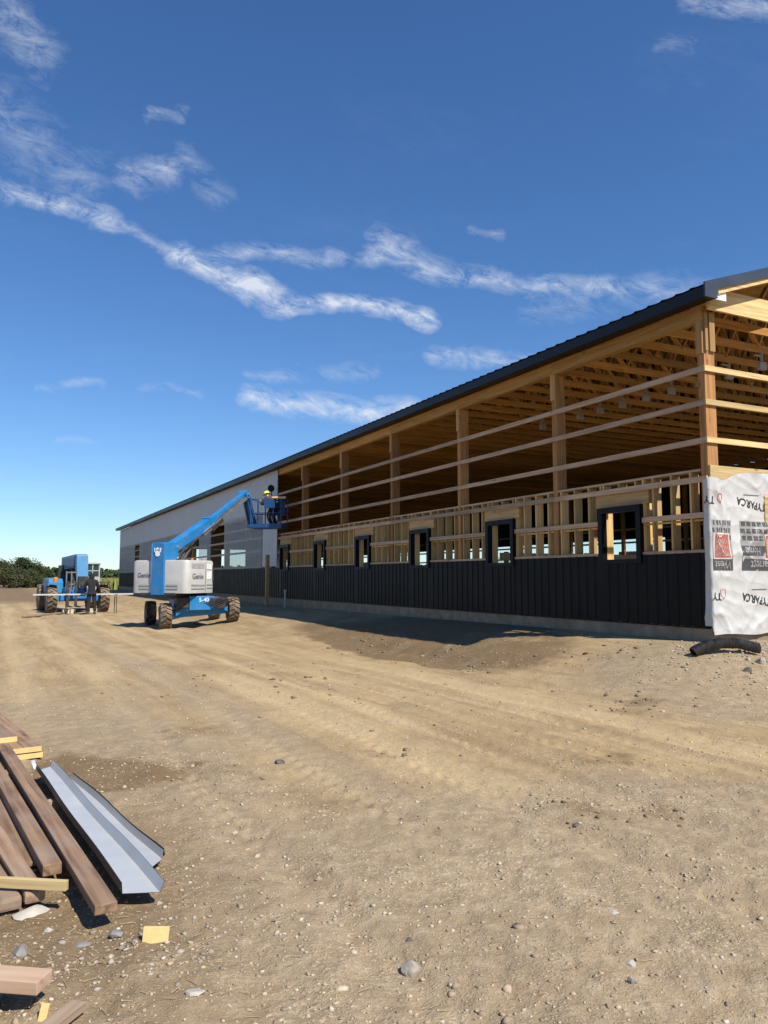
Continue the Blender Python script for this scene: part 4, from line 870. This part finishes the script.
# ------------------------------------------------------------------ people
def skinned(name, chain, edges, m, parent, root=0, sub=2):
    me = bpy.data.meshes.new(name); me.from_pydata([c[:3] for c in chain], edges, [])
    o = bpy.data.objects.new(name, me); col.objects.link(o)
    md = o.modifiers.new('s', 'SKIN'); md.use_smooth_shade = True
    for i, v in enumerate(me.skin_vertices[0].data):
        v.radius = (chain[i][3], chain[i][4] if len(chain[i]) > 4 else chain[i][3]); v.use_root = (i == root)
    o.modifiers.new('u', 'SUBSURF').levels = sub; o.modifiers['u'].render_levels = sub
    dg = bpy.context.evaluated_depsgraph_get(); me2 = bpy.data.meshes.new_from_object(o.evaluated_get(dg)); o.modifiers.clear(); o.data = me2; me2.materials.clear(); me2.materials.append(MT[m]); me2.shade_smooth()
    o.parent = parent; return o
def person(name, loc, rz, label, J, top_m, leg_m, hat=None):
    """J: joint dictionary (local metres); body continuous, clothes as children"""
    t = empty(name, loc, rz, label, 'person')
    c = []; e = []; idx = {}
    def add(k, p, r, r2=None, par=None):
        idx[k] = len(c); c.append((*p, r, r2 or r))
        if par is not None: e.append((idx[par], idx[k]))
    add('pel', J['pel'], .135, .10); add('waist', J['waist'], .12, .09, 'pel'); add('chest', J['chest'], .15, .105, 'waist'); add('neck', J['neck'], .055, None, 'chest'); add('jaw', J['jaw'], .062, .075, 'neck'); add('crown', J['crown'], .078, .09, 'jaw')
    for s in 'lr':
        add('sh'+s, J['sh'+s], .062, None, 'chest'); add('el'+s, J['el'+s], .045, None, 'sh'+s); add('wr'+s, J['wr'+s], .03, None, 'el'+s)
        h = Vector(J['wr'+s])+(Vector(J['wr'+s])-Vector(J['el'+s])).normalized()*.09; add('ha'+s, h, .036, .02, 'wr'+s)
        d = (Vector(J['wr'+s])-Vector(J['el'+s])).normalized(); sd = d.cross(Vector((0, 1, .3))).normalized()
        for f in range(4): add(f'f{f}'+s, h+d*(.07-.008*abs(f-1.4))+sd*(f-1.5)*.02, .0095, None, 'ha'+s)
        add('th'+s, h+sd*.045+d*.01, .011, None, 'wr'+s)
        add('hi'+s, J['hi'+s], .088, None, 'pel'); add('kn'+s, J['kn'+s], .06, None, 'hi'+s); add('an'+s, J['an'+s], .042, None, 'kn'+s); tp = Vector(J['an'+s])+Vector((0, -.16, -.05)); add('to'+s, tp, .038, None, 'an'+s)
    b = skinned('body', c, e, 'skin', t)
    def sub(keys, links, grow): 
        ch = []; ii = {}
        hem = Vector(J['pel'])+(Vector(J['pel'])-Vector(J['waist'])).normalized()*.13
        for k in keys: ii[k] = len(ch); v = c[idx[k]]; ch.append((v[0], v[1], v[2], v[3]+grow, v[4]+grow))
        ed = [(ii[a], ii[b_]) for a, b_ in links]
        if 'chest' in keys: ch.append((*hem, ch[0][3]+.01, ch[0][4]+.02)); ed.append((ii['pel'], len(ch)-1)); nk = c[idx['neck']]; ch.append((nk[0], nk[1], nk[2]+.03, .085, .085)); ed.append((ii['chest'], len(ch)-1))
        else: w_ = c[idx['waist']]; ch.append((*w_[:3], w_[3], w_[4])); ed.append((ii['pel'], len(ch)-1))
        return ch, ed
    ch, ed = sub(['pel', 'waist', 'chest', 'shl', 'ell', 'wrl', 'shr', 'elr', 'wrr'], [('pel', 'waist'), ('waist', 'chest'), ('chest', 'shl'), ('shl', 'ell'), ('ell', 'wrl'), ('chest', 'shr'), ('shr', 'elr'), ('elr', 'wrr')], .032)
    skinned('jacket', ch, ed, top_m, t)
    ch, ed = sub(['pel', 'hil', 'knl', 'anl', 'hir', 'knr', 'anr'], [('pel', 'hil'), ('hil', 'knl'), ('knl', 'anl'), ('pel', 'hir'), ('hir', 'knr'), ('knr', 'anr')], .028)
    skinned('trousers', ch, ed, leg_m, t)
    for s in 'lr':
        a = Vector(J['an'+s]); MB().prism([a+Vector((-.05, .08, -.09)), a+Vector((.05, .08, -.09)), a+Vector((.055, -.14, -.09)), a+Vector((.03, -.20, -.09)), a+Vector((-.03, -.20, -.09)), a+Vector((-.055, -.14, -.09))], (0, 0, .09)).build('boot', 'dark', t, bevel=.015)
    hd = Vector(J['crown']); jw = Vector(J['jaw']); up = (hd-jw).normalized(); fw = Vector(J['face']).normalized()
    sd = up.cross(fw); ctr = (hd+jw)/2
    MB().prism([ctr+fw*.085+up*.02, ctr+fw*.11-up*.02-sd*.012, ctr+fw*.11-up*.02+sd*.012], -fw*.03).build('nose', 'skin', b)
    for s_ in (-1, 1): MB().lathe([(0, .012), (.006, .008)], ctr+fw*.088+up*.035+sd*.03*s_, fw, 8).build('eye', 'dkdecal', b); MB().lathe([(0, .022), (.012, .016)], ctr+sd*.078*s_, sd*s_, 10).build('ear', 'skin', b)
    MB().beam(ctr+fw*.088-up*.055-sd*.02, ctr+fw*.088-up*.055+sd*.02, .01, .01).build('mouth', 'maroon', b)
    if hat == 'helmet':
        prof = [(0, .155), (.012, .125), (.06, .118), (.10, .095), (.125, .05), (.13, .01)]; MB().lathe(prof, hd-up*.0, up, 20).build('hard_hat', 'yellow', t, smooth=True)
    else:
        prof = [(-.17, .10), (-.10, .112), (-.02, .122), (.05, .108), (.09, .06), (.10, .015)]; MB().lathe(prof, hd-fw*.012, up, 18).build('hood', top_m, t, smooth=True)
    return t
# worker by the trim, seen from the back, arms to the trim
wx, wy_ = at_y(91, 614, 36.2).x, 36.2
J = dict(pel=(0, 0, .98), waist=(0, -.02, 1.14), chest=(0, -.05, 1.34), neck=(0, -.08, 1.50), jaw=(0, -.12, 1.58), crown=(0, -.14, 1.69), face=(0, -1, -.25),
    shl=(-.20, -.05, 1.42), ell=(-.28, -.10, 1.16), wrl=(-.24, -.32, .98), shr=(.20, -.05, 1.42), elr=(.28, -.10, 1.16), wrr=(.22, -.32, .98),
    hil=(-.10, 0, .92), knl=(-.13, -.03, .50), anl=(-.15, .02, .09), hir=(.10, 0, .92), knr=(.12, -.02, .50), anr=(.14, .03, .09))
person('person', (wx, wy_, hz(wx, wy_)), R(180), 'worker in dark hooded clothes standing at the long white trim', J, 'navy', 'jean')
# worker bent over in the lift platform
J = dict(pel=(0, .06, .80), waist=(0, -.02, .93), chest=(0, -.16, 1.08), neck=(0, -.28, 1.17), jaw=(0, -.34, 1.20), crown=(0, -.38, 1.30), face=(0, -1, -.45),
    shl=(-.20, -.18, 1.11), ell=(-.27, -.30, .86), wrl=(-.18, -.50, .98), shr=(.20, -.18, 1.11), elr=(.27, -.32, .88), wrr=(.18, -.52, 1.02),
    hil=(-.10, .05, .75), knl=(-.13, -.15, .43), anl=(-.13, .05, .09), hir=(.10, .05, .75), knr=(.13, -.13, .43), anr=(.13, .07, .09))
wp = Q(.14, .05, .02)
person('person', wp, R(90)+math.atan2(-PU.y, -PU.x)+R(-25), 'worker with yellow hard hat leaning forward in the raised platform', J, 'maroon', 'navy', 'helmet')

# ------------------------------------------------------------------ lumber, flashing and offcuts, near left
def G(px, py, z): return at_z(px, py, z)
def ext(a, b_, k): return a+(b_-a)*k          # carry an axis on past b
n_, f_ = G(106.5, 903.5, .105), G(7, 750.5, .105); f_ = ext(n_, f_, 1.12)
lying('lumber', 'brownw', n_-Vector((0, 0, .022)), f_-Vector((0, 0, .022)), .098, .044, 'brown timber nearest the grey metal flashing, longest in the pile', 'lumber', .005, group='brown timbers in the pile')
n_, f_ = G(52.6, 863.6, .095), G(0, 773, .095); f_ = ext(n_, f_, 1.7)
lying('lumber', 'brownw', n_-Vector((0, 0, .03)), f_-Vector((0, 0, .03)), .092, .058, 'brown timber between the longest timber and the thin flat board', 'lumber', .006, group='brown timbers in the pile')
n_, f_ = G(35.5, 890.5, .075), G(0, 837.5, .075); f_ = ext(n_, f_, 3)
lying('lumber', 'brownw', n_-Vector((0, 0, .03)), f_-Vector((0, 0, .03)), .095, .058, 'round-edged brown timber with its end under the yellow stick', 'lumber', .016, group='brown timbers in the pile')
n_, f_ = G(11, 898.5, .072), G(-22, 846, .072); f_ = ext(n_, f_, 2.2)
lying('lumber', 'brownw', n_-Vector((0, 0, .03)), f_-Vector((0, 0, .03)), .10, .058, 'brown timber furthest left, half covered by the yellow stick', 'lumber', .016, group='brown timbers in the pile')
n_, f_ = G(23, 864, .035), G(-13, 786, .035); f_ = ext(n_, f_, 1.3)
lying('lumber_board', 'brownw', n_-Vector((0, 0, .01)), f_-Vector((0, 0, .01)), .13, .020, 'thin flat reddish board lying low between the brown timbers', 'board', .002)
a, b_ = G(-8, 881.5, .108), G(67, 885.5, .108)
lying('lumber_stick', 'yelw', a, b_, .028, .045, 'yellow wooden stick lying across the brown timber ends', 'stick', .002)
# crosswise bearer that carries the pile
a, b_ = G(24, 806, .03), G(-40, 840, .03)
a, b_ = G(72, 872, .026), G(-5, 894, .02)
a, b_ = G(18, 770, .03), G(-30, 790, .03)
lying('bearer', 'oldw', a, b_, .09, .045, 'short weathered bearer under the brown timbers', 'bearer', .004)
# reddish beam by the lower frame edge
tp = G(45, 975.5, .135); tl = G(-45, 969, .135)
lying('lumber', 'brownw2', tp-Vector((0, 0, .022)), tl-Vector((0, 0, .022)), .10, .045, 'reddish beam propped above the dirt in the lower left corner', 'lumber', .003)
pr = tl+(tp-tl)*.35; lying('bearer', 'oldw', (pr.x+.02, pr.y+.08, .044), (pr.x-.03, pr.y-.05, .044), .09, .09, 'dark block that props the reddish beam off the dirt', 'block', .004)
# boards stacked beyond the pile
def plank(px0, py0, px1, py1, z, w, h, label, m='oldw', k=2.2):
    a = G(px0, py0, z); b2 = ext(a, G(px1, py1, z), k); o = lying('lumber_board', m, a-Vector((0, 0, h/2)), b2-Vector((0, 0, h/2)), w, h, label, 'board', .003); ln = (b2-a).length
    MB().box(-ln/2-.003, -ln/2+.0005, -w/2+.001, w/2-.001, -h/2+.001, h/2-.001).build('cut_end', 'yelb', o); return o
plank(27, 747.5, -9, 716, .100, .235, .045, 'upper wide board with a yellow end beyond the timber pile', 'brownw')
plank(29, 753.5, -7, 722, .046, .225, .045, 'lower wide board with a yellow end under its twin', 'brownw')
plank(5, 737.5, -22, 716, .150, .20, .048, 'topmost short board lying on the two wide boards', 'brownw', 1.6)
# flashing
def flashing(nl, nr, fl, fr, fh, label, m='galv', twist=.0, lift=.0, k0=0):
    """bent steel channel: base strip with two upturned flanges"""
    root = empty('metal_flashing', (nl+nr)/2, 0, label, 'flashing', 'grey steel flashing beside the lumber'); off = root.location; th = .0025
    n = 14; mb = MB(); back = MB()
    dl = (fl-nl); sd = (nr-nl); sd.z = 0; sd.normalize()
    def pt(t, k):
        a = nl.lerp(fl, t); b_ = nr.lerp(fr, t); sag = .006*math.sin(t*9+twist)+lift*math.sin(math.pi*t)
        if k == 0: return a-sd*.004+Vector((0, 0, fh+sag))
        if k == 1: return a+Vector((0, 0, sag))
        if k == 2: return b_+Vector((0, 0, sag))
        return b_+sd*.022+Vector((0, 0, fh*.95+sag*1.5))
    for mbx, d in ((mb, 0), (back, th)):
        for k in range(k0, 3):
            vs = []
            for i in range(n+1):
                for kk in (k, k+1):
                    p = pt(i/n, kk); sh = Vector((0, 0, -d)) if k == 1 else (-sd*d if k == 0 else sd*d); vs.append(p+sh-off)
            mbx.add(vs, [(2*i, 2*i+1, 2*i+3, 2*i+2) for i in range(n)])
    if twist:
        e = MB(); vs = []
        for i in range(n+1): p = pt(i/n, 3)-off; vs += [p+Vector((0, 0, .004)), p+sd*.012+Vector((0, 0, -.030)), p+sd*.004+Vector((0, 0, -.040)), p-sd*.006+Vector((0, 0, -.018))]
        e.add(vs, [(4*i+k, 4*i+(k+1) % 4, 4*i+4+(k+1) % 4, 4*i+4+k) for i in range(n) for k in range(4)]); e.build('dark_edge', 'frame', root)  # dark strip along the top of the right flange
    mb.build('channel', m, root); back.build('channel_back', 'galvshade', root)
    return root
nl, nr = G(122.5, 893.5, .055), G(159.5, 892, .055); fl, fr = G(37, 771, .06), G(50, 767, .06)
flashing(nl, nr, fl, fr, .050, 'pale grey steel channel with upturned flanges beside the brown timbers')
nl, nr = G(147, 872, .022), G(162, 860, .022); fl, fr = G(62, 783, .030), G(71, 778, .030)
flashing(nl, nr, fl, fr, .045, 'second dark-edged steel channel lying behind the pale one', twist=2, k0=1)
# curled torn end
c0 = G(36, 770, .07); mb = MB(); pts = [c0+Vector((-.02*math.sin(t*3), .10*t, .03+.05*t-.09*(t-.5)**2)) for t in np.linspace(0, 1, 8)]
vs = []
for p in pts: vs += [p+Vector((-.014, 0, 0)), p+Vector((.014, .006, 0)), p+Vector((.014, .006, -.002)), p+Vector((-.014, 0, -.002))]
mb.add(vs, [(4*i+k, 4*i+(k+1) % 4, 4*i+4+(k+1) % 4, 4*i+4+k) for i in range(7) for k in range(4)]+[(0, 1, 2, 3), (28, 29, 30, 31)])
tag(mb.build('metal_strip', 'galv', loc=tuple(c0)), 'thin curled strip of pale metal at the far end of the flashing', 'strip')
# supports under the flashing
p = G(60, 800, .02); lying('bearer', 'oldw', (p.x-.12, p.y-.05, hz(p.x, p.y)+.018), (p.x+.14, p.y+.05, hz(p.x, p.y)+.018), .07, .034, 'scrap of wood holding the steel channel off the dirt', 'block', .003)
p = G(140, 880, .02); 
# plywood offcut, stakes
a, b_ = G(141.5, 941.5, 0), G(169, 940, 0)
o = MB().box(-.054, .054, -.011, .011, -.012, .060).build('plywood_offcut', 'yelb', bevel=.0015); c = (a+b_)/2; o.location = (c.x, c.y, hz(c.x, c.y)); o.rotation_euler = (R(-14), R(3), math.atan2((b_-a).y, (b_-a).x)); tag(o, 'small yellow plywood offcut standing on edge in the dirt', 'offcut')
p = G(42, 1027, 0); o = MB().box(-.014, .014, -.006, .006, -.02, .052).build('wood_scrap', 'yelb', bevel=.001); o.location = (p.x, p.y, hz(p.x, p.y)); o.rotation_euler = (R(-20), R(5), YAW*-1); tag(o, 'pale yellow wood scrap standing at the lower left frame edge', 'scrap')
p = G(70, 1024, 0); lying('lumber_board', 'oldw', (p.x+.03, p.y+.03, hz(p.x, p.y)+.025), (p.x-.25, p.y-.30, hz(p.x, p.y)+.05), .06, .03, 'grey weathered board end poking in at the lower frame edge', 'board', .003)

# ------------------------------------------------------------------ single rocks
def rock(px, py, wpx, m, label, flat=.62, zz=0.):
    p = at_z(px, py, zz)
    for _ in range(4): p = at_z(px, py, hz(p.x, p.y))
    d = p.length; s = wpx/FPX*d/2
    bm = bmesh.new(); bmesh.ops.create_icosphere(bm, subdivisions=3, radius=1); k = Vector((rng.random()*9, rng.random()*9, 0))
    planes = [(Vector(rng.standard_normal(3)).normalized(), rng.uniform(.50, .82)) for _ in range(13)]
    for v in bm.verts:
        q = v.co.copy(); n1 = float(fbm(q.x*1.1+k.x, q.y*1.1+q.z*1.7+k.y, 3, 5)); n2 = float(fbm(q.z*2.3+k.y, q.x*2.1-q.y*2+k.x, 3, 6))
        v.co = q*(1+.75*n1+.3*n2)
        for pn_, pd_ in planes:
            e_ = v.co.dot(pn_)-pd_
            if e_ > 0: v.co = v.co-pn_*e_*.93
        v.co = Vector((v.co.x*s, v.co.y*s*.8, v.co.z*s*flat))
    me = bpy.data.meshes.new('rock'); bm.to_mesh(me); bm.free(); me.shade_smooth(); me.set_sharp_from_angle(angle=R(28)); me.materials.append(MT[m])
    o = bpy.data.objects.new('rock', me); col.objects.link(o); o.location = (p.x, p.y, hz(p.x, p.y)+s*flat*.16); o.rotation_euler = (0, 0, rng.uniform(-.6, .6)-YAW); tag(o, label, 'rock', 'single rocks on the dirt')
rock(412, 972, 25, 'rock', 'fist-sized pale tan rock alone on the dirt, lower middle', .7)
rock(30, 914, 32, 'rockw', 'long whitish stone just below the brown timber ends', .35)
rock(49, 931, 9, 'rockw', 'small egg-shaped white stone below the long whitish stone', .8)
rock(84, 946, 16, 'rockb', 'flat blue-grey stone between timber end and plywood offcut', .5)
rock(117, 936, 17, 'rockb', 'rough purple-grey stone left of the plywood offcut', .6)
rock(20, 954, 18, 'rockb', 'greenish grey stone above the reddish beam', .6)
rock(632, 966, 12, 'rockw', 'small sharp white stone on the lower right dirt', .7)
rock(631, 983, 11, 'rockb', 'small grey stone below the sharp white stone', .9)
rock(614, 913, 13, 'rockw', 'flat cream stone set in the dirt, right of centre', .35)
rock(576, 826, 9, 'rockd', 'small dark clod on the tan dirt, right of centre', .7)
rock(409, 941, 7, 'rockd', 'small black clod above the fist-sized pale rock', 1.1)
rock(279, 763, 13, 'rockd', 'dark clod on the wheel track, left of centre', .6)
rock(762, 689, 12, 'rock', 'rounded grey rock at the right frame edge below the drain pipe', .8)
rock(748, 692, 9, 'rockd', 'smaller dark rock beside the rounded grey rock', .8)
rock(749, 687, 7, 'rock', 'little pale rock above the smaller dark rock', .8)
rock(160, 904, 9, 'rock', 'small tan stone at the near end of the steel channel', .6)
rock(193, 994, 20, 'rockw', 'flat whitish stone in the dirt near the bottom edge', .35)
rock(628, 665, 12, 'rock', 'pale rubble lump on the rough dirt before the foundation', .5)

# ------------------------------------------------------------------ trees and fields
def tree(x, y, h, w, m, label, trunk=.3, n=900, name='bush_tree', group='trees at the left edge of the yard'):
    z = hz(x, y); t = empty(name, (x, y, z), 0, label, 'tree', group)
    mb = MB().tube([(0, 0, -.2), (.05, .03, h*trunk), (.02, -.04, h*.7)], [.16, .11, .04], 7)
    for k in range(5):
        a = k*1.3; mb.tube([(.04, .02, h*trunk*(.6+.2*k/5)), (w*.3*math.cos(a), w*.3*math.sin(a), h*(.5+.06*k))], [.07, .025], 5)
    mb.build('trunk', 'bark', t)
    nb = 13; bl = []
    for k in range(nb):
        a = rng.uniform(0, 6.28); q = rng.random()**.6; hh = rng.uniform(.22, .86); prof = math.sin(math.pi*min(1, (hh*.85+.15)))**.6
        bl.append((w*.5*q*prof*math.cos(a), w*.5*q*prof*math.sin(a), h*hh, w*rng.uniform(.16, .27)))
    bl.append((0, 0, h*.86, w*.14))
    P_ = []; 
    for i in range(n):
        c = bl[int(rng.integers(len(bl)))]; d = rng.standard_normal(3); d /= np.linalg.norm(d); r_ = c[3]*rng.uniform(.55, 1.12)
        P_.append((c[0]+d[0]*r_, c[1]+d[1]*r_, max(.15, c[2]+d[2]*r_*.9)))
    mb = MB()
    for p in P_:
        s = rng.uniform(.09, .20)*(h/5)**.4; a = rng.standard_normal(3); a /= np.linalg.norm(a); b_ = np.cross(a, rng.standard_normal(3)); b_ /= np.linalg.norm(b_); p = np.array(p)
        mb.add([p-a*s, p+b_*s*.55, p+a*s, p-b_*s*.55], [(0, 1, 2, 3)])
    mb.build('crown', m, t)
kinds = [
    (4, 138, 4.9, 5.6, 'leaf', 'mid green bushy tree left of the tallest dark tree'), (21, 140, 5.7, 4.8, 'leafd', 'tallest dark bushy tree at the far left edge of the yard'), (31, 141, 4.8, 4.4, 'leafo', 'olive shrub just right of the tallest dark tree'),
    (39, 143, 4.1, 4.2, 'leaf', 'low green shrub at the right end of the bush row'), (-8, 139, 5.0, 5.5, 'leafo', 'olive bushy tree cut by the left frame edge'), (-24, 141, 5.2, 6, 'leaf', 'green tree just outside the left end of the bush row'),
    (9, 131, 3.4, 4.4, 'leafo', 'low olive bush in front of the mid green tree'), (17, 130, 3.0, 4.0, 'leafo', 'low rounded bush in front of the tallest dark tree'), (27, 132, 2.9, 4.0, 'leaf', 'low green bush in front of the olive shrub'), (36, 134, 2.4, 3.8, 'leafo', 'lowest olive bush at the edge of the bare dirt')]
for k in kinds: tree(at_y(k[0], 580, k[1]).x, k[1], k[2]*.86, k[3], k[4], k[5], n=4200)
# far wood: one mass
mb = MB(); n = 0
for i in range(34000):
    a = YAW+R(rng.uniform(-50, 34)); r = rng.uniform(225, 262); x = r*math.sin(a); y = r*math.cos(a)
    top = 3.1+1.7*float(vnoise(x*.07, 0, 301))+1.3*float(vnoise(x*.25, y*.05, 302)); z = top*rng.random()**.7*(1-.25*((r-240)/24)**2)
    s = rng.uniform(.3, .75); a3 = rng.standard_normal(3); a3 /= np.linalg.norm(a3); b3 = np.cross(a3, rng.standard_normal(3)); b3 /= np.linalg.norm(b3); p = np.array((x, y, z))
    mb.add([p-a3*s, p+b3*s*.7, p+a3*s, p-b3*s*.7], [(0, 1, 2, 3)])
tag(mb.build('far_wood', 'leafd'), 'far dark line of woodland along the horizon', 'woodland', kind='stuff')
mb = MB()
for i in range(30000):
    y = rng.uniform(100, 150); x = .0553*y+rng.random()**1.3*30; h = rng.uniform(1.2, 1.65); s = rng.uniform(.08, .2); a = rng.uniform(0, 3.14); dx, dy = s*math.cos(a), s*math.sin(a); z = -.1
    mb.add([(x-dx, y-dy, z), (x+dx, y+dy, z), (x+dx*.6+rng.normal()*.1, y+dy*.6, z+h), (x-dx*.6, y-dy*.6, z+h*.9)], [(0, 1, 2, 3)])
tag(mb.build('crop_field', 'corn'), 'yellow-green standing crop beyond the far end of the barn', 'crop', kind='stuff')

# ------------------------------------------------------------------ light and sky
SUN_AZ = R(164); SUN_EL = R(49)
sd = bpy.data.lights.new('sun', 'SUN'); sd.energy = 4.8; sd.angle = R(.5); sd.color = (1, .945, .86); so = bpy.data.objects.new('sun', sd); col.objects.link(so)
sv = Vector((math.sin(SUN_AZ)*math.cos(SUN_EL), math.cos(SUN_AZ)*math.cos(SUN_EL), math.sin(SUN_EL))); so.rotation_euler = sv.to_track_quat('Z', 'Y').to_euler(); so.location = (0, 0, 30)
wd = bpy.data.worlds.new('World'); sc.world = wd; wd.use_nodes = True; nt = wd.node_tree; bg = nt.nodes['Background']
sky = N(nt, 'ShaderNodeTexSky', sky_type='NISHITA'); sky.sun_disc = False; sky.sun_elevation = SUN_EL; sky.sun_rotation = SUN_AZ; sky.altitude = 200; sky.air_density = 1.0; sky.dust_density = .0; sky.ozone_density = 2.0
bg.inputs['Strength'].default_value = .092
tc = N(nt, 'ShaderNodeTexCoord'); DIR = tc.outputs['Generated']
def vm(op, a, b_=None, s=None):
    n = N(nt, 'ShaderNodeVectorMath', operation=op)
    for i, v in enumerate((a, b_)):
        if v is None: continue
        if isinstance(v, (tuple, Vector)): n.inputs[i].default_value = tuple(v)
        else: L(nt, v, n.inputs[i])
    return n
def ma(op, a, b_=None, c=None, clamp=False):
    n = N(nt, 'ShaderNodeMath', operation=op, use_clamp=clamp)
    for i, v in enumerate((a, b_, c)):
        if v is None: continue
        if isinstance(v, (int, float)): n.inputs[i].default_value = v
        else: L(nt, v, n.inputs[i])
    return n.outputs[0]
# clouds live on a flat layer overhead: direction / height, so they recede to the horizon
sp = N(nt, 'ShaderNodeSeparateXYZ'); L(nt, DIR, sp.inputs[0]); zc = ma('MAXIMUM', sp.outputs[2], .012)
cu = ma('DIVIDE', sp.outputs[0], zc); cv_ = ma('DIVIDE', sp.outputs[1], zc)
cb_ = N(nt, 'ShaderNodeCombineXYZ'); L(nt, cu, cb_.inputs[0]); L(nt, cv_, cb_.inputs[1])
def noise3(vec, scale, det, rough, dist=0.):
    n = N(nt, 'ShaderNodeTexNoise'); n.inputs['Scale'].default_value = scale; n.inputs['Detail'].default_value = det; n.inputs['Roughness'].default_value = rough; n.inputs['Distortion'].default_value = dist; L(nt, vec, n.inputs['Vector']); return n
# bank coordinates: tangent plane of the sky towards the open west end
fw = Vector((math.sin(YAW), math.cos(YAW), 0)); rt = Vector((fw.y, -fw.x, 0))
dF = ma('MAXIMUM', vm('DOT_PRODUCT', DIR, fw).outputs['Value'], .05); gx = ma('DIVIDE', vm('DOT_PRODUCT', DIR, rt).outputs['Value'], dF); gy = ma('DIVIDE', sp.outputs[2], dF)
gc = N(nt, 'ShaderNodeCombineXYZ'); L(nt, gx, gc.inputs[0]); L(nt, gy, gc.inputs[1])
wn = noise3(gc.outputs[0], 7, 4, .6); wofs = vm('SCALE', vm('SUBTRACT', wn.outputs['Color'], (.5, .5, .5)).outputs[0]); wofs.inputs[3].default_value = .075
gp = vm('ADD', gc.outputs[0], wofs.outputs[0]).outputs[0]; gp = vm('MULTIPLY', gp, (1, 1, 0)).outputs[0]
def sky_pt(px, py):
    r_ = ray(px, py).normalized(); f = r_.dot(fw); return Vector((r_.dot(rt)/f, r_.z/f, 0))
streaks = [((-20, 186), (112, 219), 15, .75), ((110, 218), (185, 246), 9, .5), ((178, 246), (285, 300), 18, 1.0), ((280, 300), (425, 316), 13, 1.05), ((200, 250), (390, 250), 13, .45), ((375, 238), (440, 268), 18, .62), ((425, 268), (610, 288), 15, .62), ((590, 290), (690, 296), 20, .42),
    ((430, 355), (540, 358), 14, .5), ((250, 402), (410, 412), 17, .85), ((132, 178), (166, 170), 24, .5), ((150, 116), (176, 114), 11, .45), ((0, 10), (40, 60), 34, .42), ((-10, 110), (80, 180), 46, .28), ((690, 2), (790, 8), 20, .5), ((40, 384), (110, 386), 8, .26), ((150, 388), (200, 395), 8, .3), ((188, 152), (226, 195), 20, .3), ((250, 375), (380, 372), 10, .28), ((660, 45), (690, 50), 12, .2), ((470, 232), (505, 234), 7, .3), ((60, 440), (90, 443), 6, .2), ((540, 300), (720, 290), 26, .25)]
tot = None
for (a, b_, w, st) in streaks:
    A = sky_pt(*a); B = sky_pt(*b_); d = B-A; ln2 = d.length_squared
    pa = vm('SUBTRACT', gp, A).outputs[0]; t = ma('DIVIDE', vm('DOT_PRODUCT', pa, d).outputs['Value'], ln2, clamp=True)
    sc_ = N(nt, 'ShaderNodeVectorMath', operation='SCALE'); sc_.inputs[0].default_value = tuple(d); L(nt, t, sc_.inputs[3])
    ds = vm('LENGTH', vm('SUBTRACT', pa, sc_.outputs[0]).outputs[0]).outputs['Value']
    v = ma('MULTIPLY_ADD', ds, -st/(w/FPX*1.15), st); v = ma('MAXIMUM', v, 0.)
    tot = v if tot is None else ma('MAXIMUM', tot, v)
mp = N(nt, 'ShaderNodeMapping'); mp.inputs['Scale'].default_value = (.9, 2.0, 1); mp0 = N(nt, 'ShaderNodeMapping'); mp0.inputs['Rotation'].default_value = (0, 0, R(20)); L(nt, gc.outputs[0], mp0.inputs['Vector']); L(nt, mp0.outputs[0], mp.inputs['Vector'])
n1 = noise3(mp.outputs[0], 21, 12, .74, .5).outputs['Fac']; n2 = noise3(cb_.outputs[0], 1.6, 6, .6).outputs['Fac']
den = ma('MULTIPLY_ADD', n1, 2.5, -.88); den = ma('MULTIPLY', tot, den); den = ma('MULTIPLY_ADD', den, 1.55, -.04, clamp=True)
thin = ma('MULTIPLY', ma('MULTIPLY_ADD', n2, 2.2, -1.15, clamp=True), ma('MULTIPLY_ADD', n1, 1.2, -.42, clamp=True)); thin = ma('MULTIPLY', thin, .22)
den = ma('MINIMUM', ma('ADD', den, thin), .82)
hs = N(nt, 'ShaderNodeHueSaturation'); L(nt, sky.outputs[0], hs.inputs['Color']); hs.inputs['Saturation'].default_value = 1.16
gm_ = N(nt, 'ShaderNodeGamma'); L(nt, hs.outputs[0], gm_.inputs[0]); gm_.inputs[1].default_value = .95; tint = mixc(nt, 1.0, gm_.outputs[0], (.75, .94, 1.18), 'MULTIPLY'); out = mixc(nt, den, tint, (6.6, 7.0, 7.6)); L(nt, out, bg.inputs['Color'])
sc.view_settings.view_transform = 'Standard'; sc.view_settings.look = 'None'; sc.view_settings.exposure = .45; sc.view_settings.gamma = 1
sc.cycles.max_bounces = 8; sc.cycles.transparent_max_bounces = 12; sc.cycles.use_denoising = True
